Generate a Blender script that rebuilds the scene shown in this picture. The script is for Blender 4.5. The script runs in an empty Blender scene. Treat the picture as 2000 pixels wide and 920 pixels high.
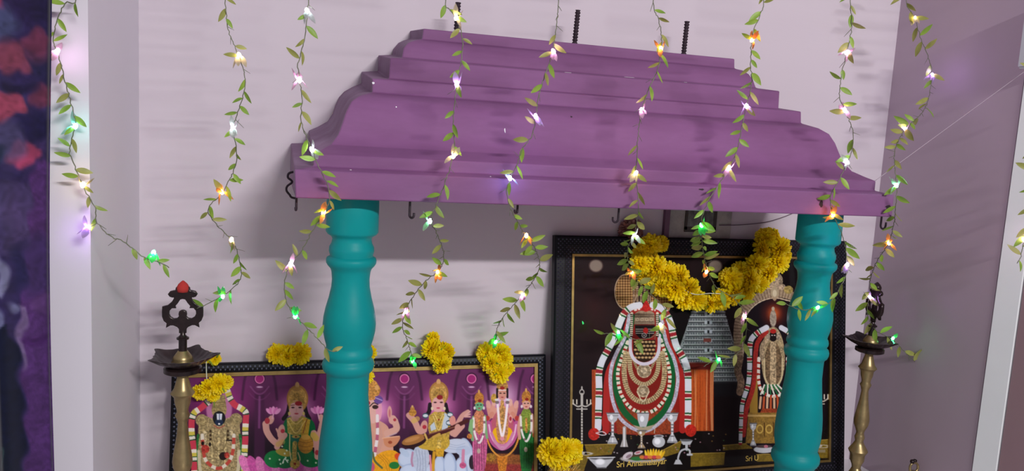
import bpy, bmesh, math, random
import numpy as np
from mathutils import Vector, Matrix

SC = bpy.context.scene
COL = SC.collection
PI = math.pi

# ------------------------------------------------------------------ camera
FPX, CX, CY = 1480.0, 1000.0, 460.0
_x = np.array([5000, 100, FPX]); _x = _x / np.linalg.norm(_x)
_v = np.array([-678, 12200, FPX]); _v = _v - _x * (_v @ _x); _v = _v / np.linalg.norm(_v)
_d = np.cross(_x, _v)
ROT = np.stack([_x, _d, -_v], 1)              # camera (right, down, forward) from world (X, Y, Z)
CAMPOS = np.array([0.0, -1.8, 0.0])
cam_data = bpy.data.cameras.new('camera')
cam_data.sensor_width = 36.0
cam_data.lens = FPX / 2000.0 * 36.0
cam_data.clip_start = 0.01
cam = bpy.data.objects.new('camera', cam_data)
COL.objects.link(cam)
M = Matrix.Identity(4)
for i in range(3):
    M[i][0] = ROT[0, i]; M[i][1] = -ROT[1, i]; M[i][2] = -ROT[2, i]; M[i][3] = CAMPOS[i]
cam.matrix_world = M
SC.camera = cam

# ------------------------------------------------------------------ light
SC.view_settings.view_transform = 'Standard'
SC.view_settings.look = 'None'
SC.view_settings.gamma = 1.0
SC.view_settings.exposure = 0.0
SC.view_settings.use_curve_mapping = False
w = bpy.data.worlds.new('room_ambience'); SC.world = w
w.use_nodes = True
w.node_tree.nodes['Background'].inputs[0].default_value = (0.86, 0.80, 0.90, 1)
w.node_tree.nodes['Background'].inputs[1].default_value = 0.40
ld = bpy.data.lights.new('tube_light', 'AREA')
ld.shape = 'RECTANGLE'; ld.size = 1.2; ld.size_y = 0.06; ld.energy = 106.0
ld.color = (1.0, 0.97, 0.98)
lo = bpy.data.objects.new('tube_light', ld); COL.objects.link(lo)
lo.location = (1.15, -3.9, 1.28)
lo.rotation_euler = (Vector((0.6, 0, -0.3)) - lo.location).to_track_quat('-Z', 'Y').to_euler()

# ------------------------------------------------------------------ helpers
def at(px, py, Y):
    """point of the photograph on the plane at distance Y from the back wall"""
    r = ROT.T @ np.array([(px - CX) / FPX, (py - CY) / FPX, 1.0])
    return Vector(CAMPOS + r * ((Y - CAMPOS[1]) / r[1]))

def depth(p):
    return float((ROT @ (np.array(p) - CAMPOS))[2])

def project(P):
    c = (P - CAMPOS) @ ROT.T
    return CX + FPX * c[:, 0] / c[:, 2], CY + FPX * c[:, 1] / c[:, 2]

def lin(c):
    if isinstance(c, str):
        c = [int(c[i:i + 2], 16) / 255 for i in (1, 3, 5)]
    return tuple((v / 12.92 if v <= 0.04045 else ((v + 0.055) / 1.055) ** 2.4) for v in c)

def tag(o, label=None, cat=None, group=None, kind=None):
    if label: o['label'] = label
    if cat: o['category'] = cat
    if group: o['group'] = group
    if kind: o['kind'] = kind
    return o

def empty(name, loc, rz=0):
    o = bpy.data.objects.new(name, None); COL.objects.link(o)
    o.location = loc; o.rotation_euler = (0, 0, rz); o.empty_display_size = 0.02
    return o

def add(name, me, mats, parent=None, smooth=True):
    o = bpy.data.objects.new(name, me); COL.objects.link(o)
    for m in (mats if isinstance(mats, (list, tuple)) else [mats]):
        if m: me.materials.append(m)
    if smooth:
        me.polygons.foreach_set('use_smooth', [True] * len(me.polygons))
    if parent: o.parent = parent
    return o

def mesh(verts, faces, mi=None):
    me = bpy.data.meshes.new('m')
    me.from_pydata([tuple(v) for v in verts], [], faces)
    if mi: me.polygons.foreach_set('material_index', mi)
    me.update()
    return me

class MB:
    """collects geometry in the local frame of its thing"""
    def __init__(s): s.v = []; s.f = []; s.m = []
    def put(s, vs, fs, m=0):
        b = len(s.v); s.v += [tuple(v) for v in vs]
        s.f += [tuple(b + i for i in f) for f in fs]; s.m += [m] * len(fs)
        return s
    def box(s, a, b, m=0):
        x0, y0, z0 = a; x1, y1, z1 = b
        vs = [(x0, y0, z0), (x1, y0, z0), (x1, y1, z0), (x0, y1, z0), (x0, y0, z1), (x1, y0, z1), (x1, y1, z1), (x0, y1, z1)]
        return s.put(vs, [(3, 2, 1, 0), (4, 5, 6, 7), (0, 1, 5, 4), (1, 2, 6, 5), (2, 3, 7, 6), (3, 0, 4, 7)], m)
    def tube(s, pts, r, n=8, m=0, cap=True):
        pts = [Vector(p) for p in pts]; N = len(pts)
        rs = r if isinstance(r, (list, tuple)) else [r] * N
        t0 = (pts[1] - pts[0]).normalized()
        u = t0.orthogonal().normalized(); vs = []
        for i, p in enumerate(pts):
            t = (pts[min(i + 1, N - 1)] - pts[max(i - 1, 0)]).normalized()
            u = (u - t * u.dot(t)).normalized(); w_ = t.cross(u)
            for k in range(n):
                a = 2 * PI * k / n
                vs.append(p + (u * math.cos(a) + w_ * math.sin(a)) * rs[i])
        fs = [(i * n + k, i * n + (k + 1) % n, (i + 1) * n + (k + 1) % n, (i + 1) * n + k) for i in range(N - 1) for k in range(n)]
        if cap: fs += [tuple(range(n - 1, -1, -1)), tuple((N - 1) * n + k for k in range(n))]
        return s.put(vs, fs, m)
    def lathe(s, prof, n=48, c=(0, 0, 0), m=0):
        vs = [(c[0] + r * math.cos(2 * PI * k / n), c[1] + r * math.sin(2 * PI * k / n), c[2] + z) for r, z in prof for k in range(n)]
        fs = [(i * n + k, i * n + (k + 1) % n, (i + 1) * n + (k + 1) % n, (i + 1) * n + k) for i in range(len(prof) - 1) for k in range(n)]
        fs += [tuple(range(n - 1, -1, -1)), tuple((len(prof) - 1) * n + k for k in range(n))]
        return s.put(vs, fs, m)
    def ball(s, c, r, n=12, sc=(1, 1, 1), m=0):
        h = n // 2
        vs = [(c[0] + r * sc[0] * math.sin(PI * i / h) * math.cos(2 * PI * k / n), c[1] + r * sc[1] * math.sin(PI * i / h) * math.sin(2 * PI * k / n), c[2] + r * sc[2] * math.cos(PI * i / h)) for i in range(h + 1) for k in range(n)]
        fs = [(i * n + k, (i + 1) * n + k, (i + 1) * n + (k + 1) % n, i * n + (k + 1) % n) for i in range(h) for k in range(n)]
        return s.put(vs, fs, m)
    def build(s, name, mats, parent=None, smooth=True, sharp=None, merge=False):
        me = mesh(s.v, s.f, s.m)
        if merge:
            bm = bmesh.new(); bm.from_mesh(me); bmesh.ops.remove_doubles(bm, verts=bm.verts, dist=1e-5); bm.to_mesh(me); bm.free()
        o = add(name, me, mats, parent, smooth)
        if sharp: me.set_sharp_from_angle(angle=math.radians(sharp))
        return o

def catmull(pts, step):
    """smooth curve through points (any dimension), one sample every step"""
    P = np.array(pts, float)
    if len(P) == 2: P = np.array([P[0], (P[0] + P[1]) / 2, P[1]])
    Q = np.vstack([2 * P[0] - P[1], P, 2 * P[-1] - P[-2]]); out = []
    for i in range(1, len(Q) - 2):
        n = max(2, int(np.linalg.norm(Q[i + 1] - Q[i]) / step))
        for t in np.linspace(0, 1, n, endpoint=False):
            a, b, c, d = Q[i - 1:i + 3]
            out.append(0.5 * ((2 * b) + (c - a) * t + (2 * a - 5 * b + 4 * c - d) * t * t + (3 * b - a - 3 * c + d) * t ** 3))
    out.append(P[-1])
    return np.array(out)

# ------------------------------------------------------------------ materials
def mat(name, col, rough=0.5, metal=0.0, var=0.0, scale=8.0, bump=0.0, bscale=60.0, col2=None, spec=0.5, coat=0.0, stretch=None, sub=0.0):
    m = bpy.data.materials.new(name); m.use_nodes = True
    nt = m.node_tree; b = nt.nodes['Principled BSDF']
    c = lin(col) if isinstance(col, str) else col
    b.inputs['Base Color'].default_value = (*c, 1)
    b.inputs['Roughness'].default_value = rough
    b.inputs['Metallic'].default_value = metal
    b.inputs['Specular IOR Level'].default_value = spec
    b.inputs['Coat Weight'].default_value = coat
    b.inputs['Coat Roughness'].default_value = 0.08
    tc = nt.nodes.new('ShaderNodeTexCoord'); src = tc.outputs['Object']
    if stretch:
        mp = nt.nodes.new('ShaderNodeMapping'); mp.inputs['Scale'].default_value = stretch
        nt.links.new(src, mp.inputs[0]); src = mp.outputs[0]
    if var or col2:
        n = nt.nodes.new('ShaderNodeTexNoise'); n.inputs['Scale'].default_value = scale
        n.inputs['Detail'].default_value = 6; n.inputs['Roughness'].default_value = 0.62
        nt.links.new(src, n.inputs['Vector'])
        r = nt.nodes.new('ShaderNodeValToRGB')
        c2 = (lin(col2) if isinstance(col2, str) else col2) if col2 else tuple(v * (1 - var) for v in c)
        r.color_ramp.elements[0].position = 0.32; r.color_ramp.elements[1].position = 0.68
        r.color_ramp.elements[0].color = (*c2, 1); r.color_ramp.elements[1].color = (*c, 1)
        nt.links.new(n.outputs['Fac'], r.inputs[0]); nt.links.new(r.outputs[0], b.inputs['Base Color'])
    if bump:
        n = nt.nodes.new('ShaderNodeTexNoise'); n.inputs['Scale'].default_value = bscale; n.inputs['Detail'].default_value = 4
        nt.links.new(src, n.inputs['Vector'])
        bp = nt.nodes.new('ShaderNodeBump'); bp.inputs['Strength'].default_value = bump; bp.inputs['Distance'].default_value = 0.002
        nt.links.new(n.outputs['Fac'], bp.inputs['Height']); nt.links.new(bp.outputs[0], b.inputs['Normal'])
    return m

def leafy(name, col, col2, trans=0.35, rough=0.45):
    """thin leaf or petal: part of the light passes through"""
    m = bpy.data.materials.new(name); m.use_nodes = True
    nt = m.node_tree; b = nt.nodes['Principled BSDF']; out = nt.nodes['Material Output']
    tc = nt.nodes.new('ShaderNodeTexCoord'); n = nt.nodes.new('ShaderNodeTexNoise'); n.inputs['Scale'].default_value = 35
    nt.links.new(tc.outputs['Object'], n.inputs['Vector'])
    r = nt.nodes.new('ShaderNodeValToRGB')
    r.color_ramp.elements[0].position = 0.35; r.color_ramp.elements[1].position = 0.65
    r.color_ramp.elements[0].color = (*lin(col2), 1); r.color_ramp.elements[1].color = (*lin(col), 1)
    nt.links.new(n.outputs['Fac'], r.inputs[0]); nt.links.new(r.outputs[0], b.inputs['Base Color'])
    b.inputs['Roughness'].default_value = rough
    t = nt.nodes.new('ShaderNodeBsdfTranslucent'); nt.links.new(r.outputs[0], t.inputs[0])
    mx = nt.nodes.new('ShaderNodeMixShader'); mx.inputs[0].default_value = trans
    nt.links.new(b.outputs[0], mx.inputs[1]); nt.links.new(t.outputs[0], mx.inputs[2]); nt.links.new(mx.outputs[0], out.inputs[0])
    return m

def emit(name, col, strength):
    m = bpy.data.materials.new(name); m.use_nodes = True
    nt = m.node_tree; nt.nodes.clear()
    o = nt.nodes.new('ShaderNodeOutputMaterial'); e = nt.nodes.new('ShaderNodeEmission')
    e.inputs[0].default_value = (*col, 1); e.inputs[1].default_value = strength
    nt.links.new(e.outputs[0], o.inputs[0]); return m

def printed(name, rough=0.5, coat=0.0, sheen=0.0):
    m = bpy.data.materials.new(name); m.use_nodes = True
    nt = m.node_tree; b = nt.nodes['Principled BSDF']
    a = nt.nodes.new('ShaderNodeVertexColor'); a.layer_name = 'ink'
    nt.links.new(a.outputs[0], b.inputs['Base Color'])
    b.inputs['Roughness'].default_value = rough; b.inputs['Coat Weight'].default_value = coat
    b.inputs['Sheen Weight'].default_value = sheen
    b.inputs['Specular IOR Level'].default_value = 0.1
    return m

def glass_mat():
    m = bpy.data.materials.new('picture_glass'); m.use_nodes = True
    nt = m.node_tree; nt.nodes.clear()
    o = nt.nodes.new('ShaderNodeOutputMaterial'); t = nt.nodes.new('ShaderNodeBsdfTransparent'); g = nt.nodes.new('ShaderNodeBsdfGlossy')
    g.inputs['Roughness'].default_value = 0.03
    fr = nt.nodes.new('ShaderNodeFresnel'); fr.inputs[0].default_value = 1.28
    mx = nt.nodes.new('ShaderNodeMixShader')
    nt.links.new(fr.outputs[0], mx.inputs[0]); nt.links.new(t.outputs[0], mx.inputs[1]); nt.links.new(g.outputs[0], mx.inputs[2])
    nt.links.new(mx.outputs[0], o.inputs[0]); return m

MT = {
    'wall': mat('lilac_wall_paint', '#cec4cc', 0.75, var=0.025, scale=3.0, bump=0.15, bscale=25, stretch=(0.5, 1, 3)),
    'reveal': mat('lilac_shaded_paint', '#bcaab8', 0.75, var=0.06, scale=3.0, bump=0.1, bscale=25),  # wall lilac made darker: shading of the right wall put into its colour
    'white': mat('white_paint', '#e6eaea', 0.6, var=0.03),
    'tile': mat('white_tile', '#d8d4d8', 0.25),
    'purple': mat('purple_wall_paint', '#835483', 0.7, col2='#724570', scale=6, bump=0.25, bscale=18, stretch=(0.6, 1, 2.2)),
    'greyed': mat('greyed_purple_paint', '#88708a', 0.85, col2='#785876', scale=14, bump=0.25, bscale=40),
    'teal': mat('teal_enamel_paint', (0.003, 0.29, 0.295), 0.45, spec=0.18, col2=(0.002, 0.235, 0.245), scale=5, bump=0.12, bscale=30),
    'iron': mat('rusty_iron', '#3a2c36', 0.6, metal=0.4, var=0.4, scale=60),
    'brass': mat('aged_brass', (0.42, 0.32, 0.15), 0.36, metal=0.75, col2=(0.26, 0.20, 0.095), scale=25),
    'sooty': mat('oil_blackened_brass', (0.014, 0.009, 0.010), 0.25, metal=0.4, col2=(0.035, 0.02, 0.02), scale=30),
    'sooty_gold': mat('half_cleaned_brass', (0.10, 0.085, 0.05), 0.5, metal=0.5, col2=(0.03, 0.02, 0.02), scale=60),
    'kumkum': mat('red_powder', '#b0302c', 0.9),
    'frame': mat('black_frame_lacquer', '#0e0f16', 0.45, spec=0.2),
    'stud': mat('grey_stud_paint', '#7c8498', 0.25, metal=0.5),
    'dark_stud': mat('dark_stud_paint', '#3e3b4a', 0.28, metal=0.4),
    'gold': mat('gold_strip', (0.42, 0.29, 0.10), 0.35, metal=0.85, var=0.3, scale=50),
    'marigold': leafy('yellow_petals', '#fff01c', '#fbdc00', 0.35),
    'green': leafy('leaf_green', '#9cc04a', '#7ca03c', 0.35),
    'olive': leafy('leaf_olive', '#acb060', '#8e9448', 0.35),
    'stem': mat('green_wire', '#6a6f56', 0.4, metal=0.2),
    'thread': mat('white_thread', '#d4dcc8', 0.8),
    'brown_petal': leafy('dried_petals', '#a87870', '#84564e', 0.2),
    'tinsel': mat('gold_tinsel', (0.85, 0.62, 0.25), 0.25, metal=0.8),
    'cable': mat('grey_cable', '#6a5a66', 0.6),
    'plastic': mat('white_plastic', '#cfd6da', 0.4),
    'glass': glass_mat(),
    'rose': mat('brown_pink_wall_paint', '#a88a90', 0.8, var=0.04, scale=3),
}

# ------------------------------------------------------------------ setting
XL, XR, YF, ZS = -0.31, 1.633, -0.425, -0.885
def struct(name, mb, m, smooth=False):
    return tag(mb.build(name, m, smooth=smooth), kind='structure')
struct('wall_back', MB().box((XL - 0.05, 0, -1.3), (XR + 0.1, 0.1, 1.5)), MT['wall'])
struct('wall_left', MB().box((-1.7, YF, -1.3), (XL, 0.1, 1.5)), mat('pale_wall_paint', '#dcd8e0', 0.75, var=0.03, scale=3, bump=0.1, bscale=25))
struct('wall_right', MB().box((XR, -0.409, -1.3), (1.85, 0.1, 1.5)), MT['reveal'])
TP = [(XR + .03, -0.410), (XR - .003, -0.414), (XR + .013, -0.462), (XR + .03, -0.466)]
struct('trim_1', MB().put([(x, y, z) for x, y in TP for z in (-1.3, 1.5)], [(0, 2, 3, 1), (2, 4, 5, 3), (4, 6, 7, 5), (6, 0, 1, 7), (0, 6, 4, 2), (1, 3, 5, 7)]), MT['white'])
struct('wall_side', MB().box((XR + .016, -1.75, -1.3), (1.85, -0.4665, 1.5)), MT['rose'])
# the shelf the shrine stands on
sh = MB().box((XL, -0.62, ZS - 0.06), (XR, 0, ZS)).build('shrine_shelf', MT['tile'], smooth=False)
tag(sh, 'white tiled shelf that carries the pillars, lamps and framed pictures', 'shelf')

# ------------------------------------------------------------------ canopy
CXM = 0.639
def canopy():
    # profile rows: left front, left back on the wall, right front (as seen), distance from the wall
    rows = [
        ((577, 383), None, (1742, 424), .450), ((575, 334), (568, 280), (1747, 381), .450),
        ((612, 329), (603, 279), (1709, 373), .421), ((612, 298), (603, 255), (1711, 354), .421),
        ((632, 291), (620, 248), (1690, 346), None), ((656, 280), (640, 237), (1665, 335), None),
        ((668, 262), (650, 222), (1648, 318), None), ((674, 245), (655, 205), (1640, 300), None),
        ((681, 225), (662, 190), (1632, 280), None), ((690, 203), (672, 179), (1620, 262), None),
        ((705, 190), (688, 170), (1600, 251), None), ((727, 181), (706, 163), (1565, 241), .291),
        ((727, 155), (706, 140), (1565, 218), .291),
        ((760, 148), (738, 139), (1521, 213), .255), ((762, 112), (739, 108), (1523, 178), .255),
        ((785, 110), (766, 107), (1477, 172), .215), ((788, 97), (768, 96), (1471, 155), .208),
        ((796, 87), (778, 84), (1463, 145), .198), ((812, 80), (788, 79), (1452, 138), .188),
        ((829, 78), (801, 76), (1435, 134), .176), ((827, 56), (801, 60), (1435, 115), .176)]
    V = []
    XB3, XF = 1.126, 1.238
    for L, B, Rr, d in rows:
        k_fixed = d is not None and L[0] < 800
        if d is None:
            lo_, hi_ = .25, .45
            for _ in range(40):
                d = (lo_ + hi_) / 2
                if .291 + (at(*Rr, -d).x - XB3) * (.421 - .291) / (XF - XB3) > d: lo_ = d
                else: hi_ = d
        pr = at(*Rr, -d); z = pr.z; hw = pr.x - CXM; hl = (CXM - at(*L, -d).x) if k_fixed else hw
        if B is None: zb = z; hb = hw - 0.0
        else:
            b = at(*B, 0.0); zb = b.z; hb = CXM - b.x
        if B is None: hb = CXM - at(568, 280, 0).x
        V += [(CXM - hb, 0, zb), (CXM - hl, -d, z), (CXM + hw, -d, z), (CXM + hb, 0, zb)]
    n = len(rows); mb = MB(); fs = []; mi = []
    for k in range(n - 1):
        a = 4 * k; b = a + 4
        fs += [(a, a + 1, b + 1, b), (a + 1, a + 2, b + 2, b + 1), (a + 2, a + 3, b + 3, b + 2)]
        mi += [1, 0, 1]  # side faces take the greyer purple, front faces the plain one
    fs += [(0, 3, 2, 1), tuple(4 * (n - 1) + q for q in (0, 1, 2, 3))]; mi += [0, 1]
    me = mesh(V, fs, mi)
    o = add('shrine_canopy', me, [MT['purple'], MT['greyed']])
    me.set_sharp_from_angle(angle=math.radians(38))
    bv = o.modifiers.new('b', 'BEVEL'); bv.width = 0.0022; bv.segments = 2; bv.limit_method = 'ANGLE'; bv.angle_limit = math.radians(38)
    tag(o, 'purple stepped plaster canopy projecting from the wall on two turquoise pillars', 'canopy')
    return V, o
CV, CANOPY = canopy()
ZB = CV[1][2]                     # underside of the canopy
ZT = CV[-3][2]                    # its top front edge

# chips of paint on the canopy front
from mathutils.bvhtree import BVHTree
def on_canopy(px, py):
    fs = []
    for k in range(len(CV) // 4 - 1):
        a = 4 * k; b = a + 4; fs += [(a, a + 1, b + 1, b), (a + 1, a + 2, b + 2, b + 1), (a + 2, a + 3, b + 3, b + 2)]
    t = BVHTree.FromPolygons([Vector(v) for v in CV], fs)
    r = Vector(ROT.T @ np.array([(px - CX) / FPX, (py - CY) / FPX, 1.0])).normalized()
    return t.ray_cast(Vector(CAMPOS), r)
def chip(px, py, w_, h_, m, name='paint_chip'):
    loc, nrm, _, _ = on_canopy(px, py)
    if loc is None: return
    if nrm.y > 0: nrm = -nrm
    k = depth(loc) / FPX; rg = random.Random(int(px)); n = 11
    q = nrm.to_track_quat('Z', 'Y'); c = loc + nrm * .0004
    ring = [c + q @ Vector((w_ / 2 * k * math.cos(2 * PI * i / n) * rg.uniform(.6, 1.1), h_ / 2 * k * math.sin(2 * PI * i / n) * rg.uniform(.6, 1.1), 0)) for i in range(n)]
    o = MB().put(ring + [p - nrm * .0008 for p in ring], [tuple(range(n)), tuple(range(2 * n - 1, n - 1, -1))] + [(i, (i + 1) % n, n + (i + 1) % n, n + i) for i in range(n)]).build(name, m, CANOPY, smooth=False)
for q in ((729, 162, 6, 5), (774, 209, 3, 3), (1110, 142, 15, 2.5), (1228, 151, 28, 2.5), (1339, 161, 7, 2.5), (986, 255, 3, 12), (958, 345, 3, 4), (685, 332, 5, 3)): chip(*q, MT['white'])
for q in ((1735, 405, 16, 10), (1116, 228, 5, 4), (1370, 370, 14, 4), (1604, 398, 10, 16)): chip(*q, MT['iron'], 'rust_spot')
# ------------------------------------------------------------------ pillars
def pillar_profile():
    rows = [(392, 50), (398, 50.5), (452, 50.5), (457, 47), (461, 40), (466, 37.5), (474, 39), (482, 43), (490, 43.5), (497, 41.5), (500, 41.5),
            (503, 47), (507, 48.5), (513, 48), (518, 45), (524, 39.5), (530, 37.5), (545, 36), (560, 37), (580, 41), (600, 46.5), (618, 50), (632, 51),
            (646, 50), (660, 47), (672, 43.5), (677, 43), (681, 45.5), (687, 47), (692, 46.5), (697, 43.5), (699, 43.5), (703, 48), (709, 50), (716, 49.5), (722, 47), (726, 42.5),
            (729, 41), (745, 40.5), (770, 40.5), (800, 43.5), (830, 47), (860, 50.5), (885, 52), (905, 52), (920, 50.5), (932, 48), (940, 46.5),
            (944, 50), (952, 54), (962, 54), (970, 50), (974, 46), (982, 44)]
    out = []
    for y, r in rows:
        p = at(687 - (y - 430) * 0.027, y, -0.35)
        out.append((r * depth(p) / FPX, p.z))
    return out
PP = pillar_profile()
PP = [(PP[0][0], ZB)] + PP[1:]
for (x, lab, nm) in ((0.117, 'turquoise turned pillar standing under the left end of the purple canopy', 0), (1.161, 'turquoise turned pillar standing under the right end of the purple canopy', 1)):
    t = empty('shrine_pillar', (x, -0.35, ZS))
    tag(t, lab, 'pillar', 'turned pillars of the shrine')
    prof = [(r, z - ZS) for r, z in PP]
    low = prof[-1]
    mb = MB().lathe([(0.02, 0.085)] + [(low[0] * 0.98, 0.09)] + prof[::-1], 64)
    mb.build('shaft', MT['teal'], t, sharp=50)
    b = MB().lathe([(0.068, 0.0), (0.068, 0.03), (0.060, 0.045), (0.062, 0.06), (0.055, 0.085), (0.04, 0.0905)], 48)
    b.build('base', MT['teal'], t, sharp=50)

# ------------------------------------------------------------------ iron: rods, hooks, coil
def rod(pb, pt, lab):
    Y = -0.10
    a = at(pb[0], pb[1], Y); b = at(pt[0], pt[1], Y)
    ts, tb = CV[-3], CV[-4]                       # stands on the sloping top of the canopy
    a.z = tb[2] + (ts[2] - tb[2]) * (0.10 / 0.176) - 0.004
    t = b - a; n = int(t.length / 0.0017)
    rs = [0.0054 + (0.0011 if i % 4 < 2 else -0.0006) for i in range(n + 1)]
    o = MB().tube([t * (i / n) for i in range(n + 1)], rs, 10).build('reinforcing_rod', MT['iron'])
    o.location = a
    tag(o, lab, 'rod', 'ribbed iron rods on the canopy')
rod((891, 64), (895, 5), 'ribbed iron rod sticking up from canopy top, leftmost of three')
rod((1122, 86), (1129, 20), 'ribbed iron rod sticking up from canopy top, middle of three')
rod((1335, 106), (1342, 42), 'ribbed iron rod sticking up from canopy top, rightmost of three')

def hook(px, y0, h, w_, Y, lab, turn=0.0, open_right=False):
    """open hook screwed into the underside of the canopy; h, w_ in photograph pixels"""
    a = at(px, y0, Y); a.z = ZB
    k = depth(a) / FPX; H = h * k; W = w_ * k; s = 1 if open_right else -1
    r = W / 2
    pts = [(0, 0, 0.006), (0, 0, -H * 0.25), (0, 0, -(H - r) * 0.9)]
    for i in range(0, 9):
        an = PI * i / 8
        pts.append((s * (r - r * math.cos(an)), 0, -(H - r) - r * math.sin(an)))
    pts.append((s * W, 0, -(H - r) + r * 0.7))
    q = catmull(pts, 0.002)
    o = MB().tube(q, 0.0022, 8).build('ceiling_hook', MT['iron'])
    o.location = a; o.rotation_euler = (0, 0, turn)
    tag(o, lab, 'hook', 'iron hooks under the canopy')
hook(801, 391, 34, 12, -0.42, 'black iron hook under the canopy just right of the left pillar', 2.2)
hook(1011, 402, 18, 8, -0.42, 'short black iron hook under the middle of the canopy behind a vine', 0.6)
hook(1209, 405, 30, 12, -0.42, 'black iron hook under the canopy above the corner of the large picture', 0.1)
hook(1722, 424, 26, 15, -0.42, 'black iron hook hanging under the right end of the canopy', 0.2, True)
hook(579, 385, 26, 7, -0.42, 'black iron hook hanging under the left end of the canopy', 1.4)
hook(1567, 418, 28, 7, -0.30, 'dark iron hook under the canopy against the right pillar', 1.2)
a = at(566, 334, -0.36)
q = catmull([(0.012, 0, 0.0), (-0.001, 0, -0.004), (-0.003, 0, -0.012), (0.003, 0, -0.017), (0.004, 0, -0.021), (-0.004, 0, -0.028), (-0.005, 0, -0.036), (0.001, 0, -0.044), (0.004, 0, -0.048), (0.014, 0, -0.05)], 0.002)
o = MB().tube(q, 0.0021, 8).build('wire_loop', MT['iron']); o.location = a
tag(o, 'twisted black wire curling beside the left end of the canopy', 'wire')

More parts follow.
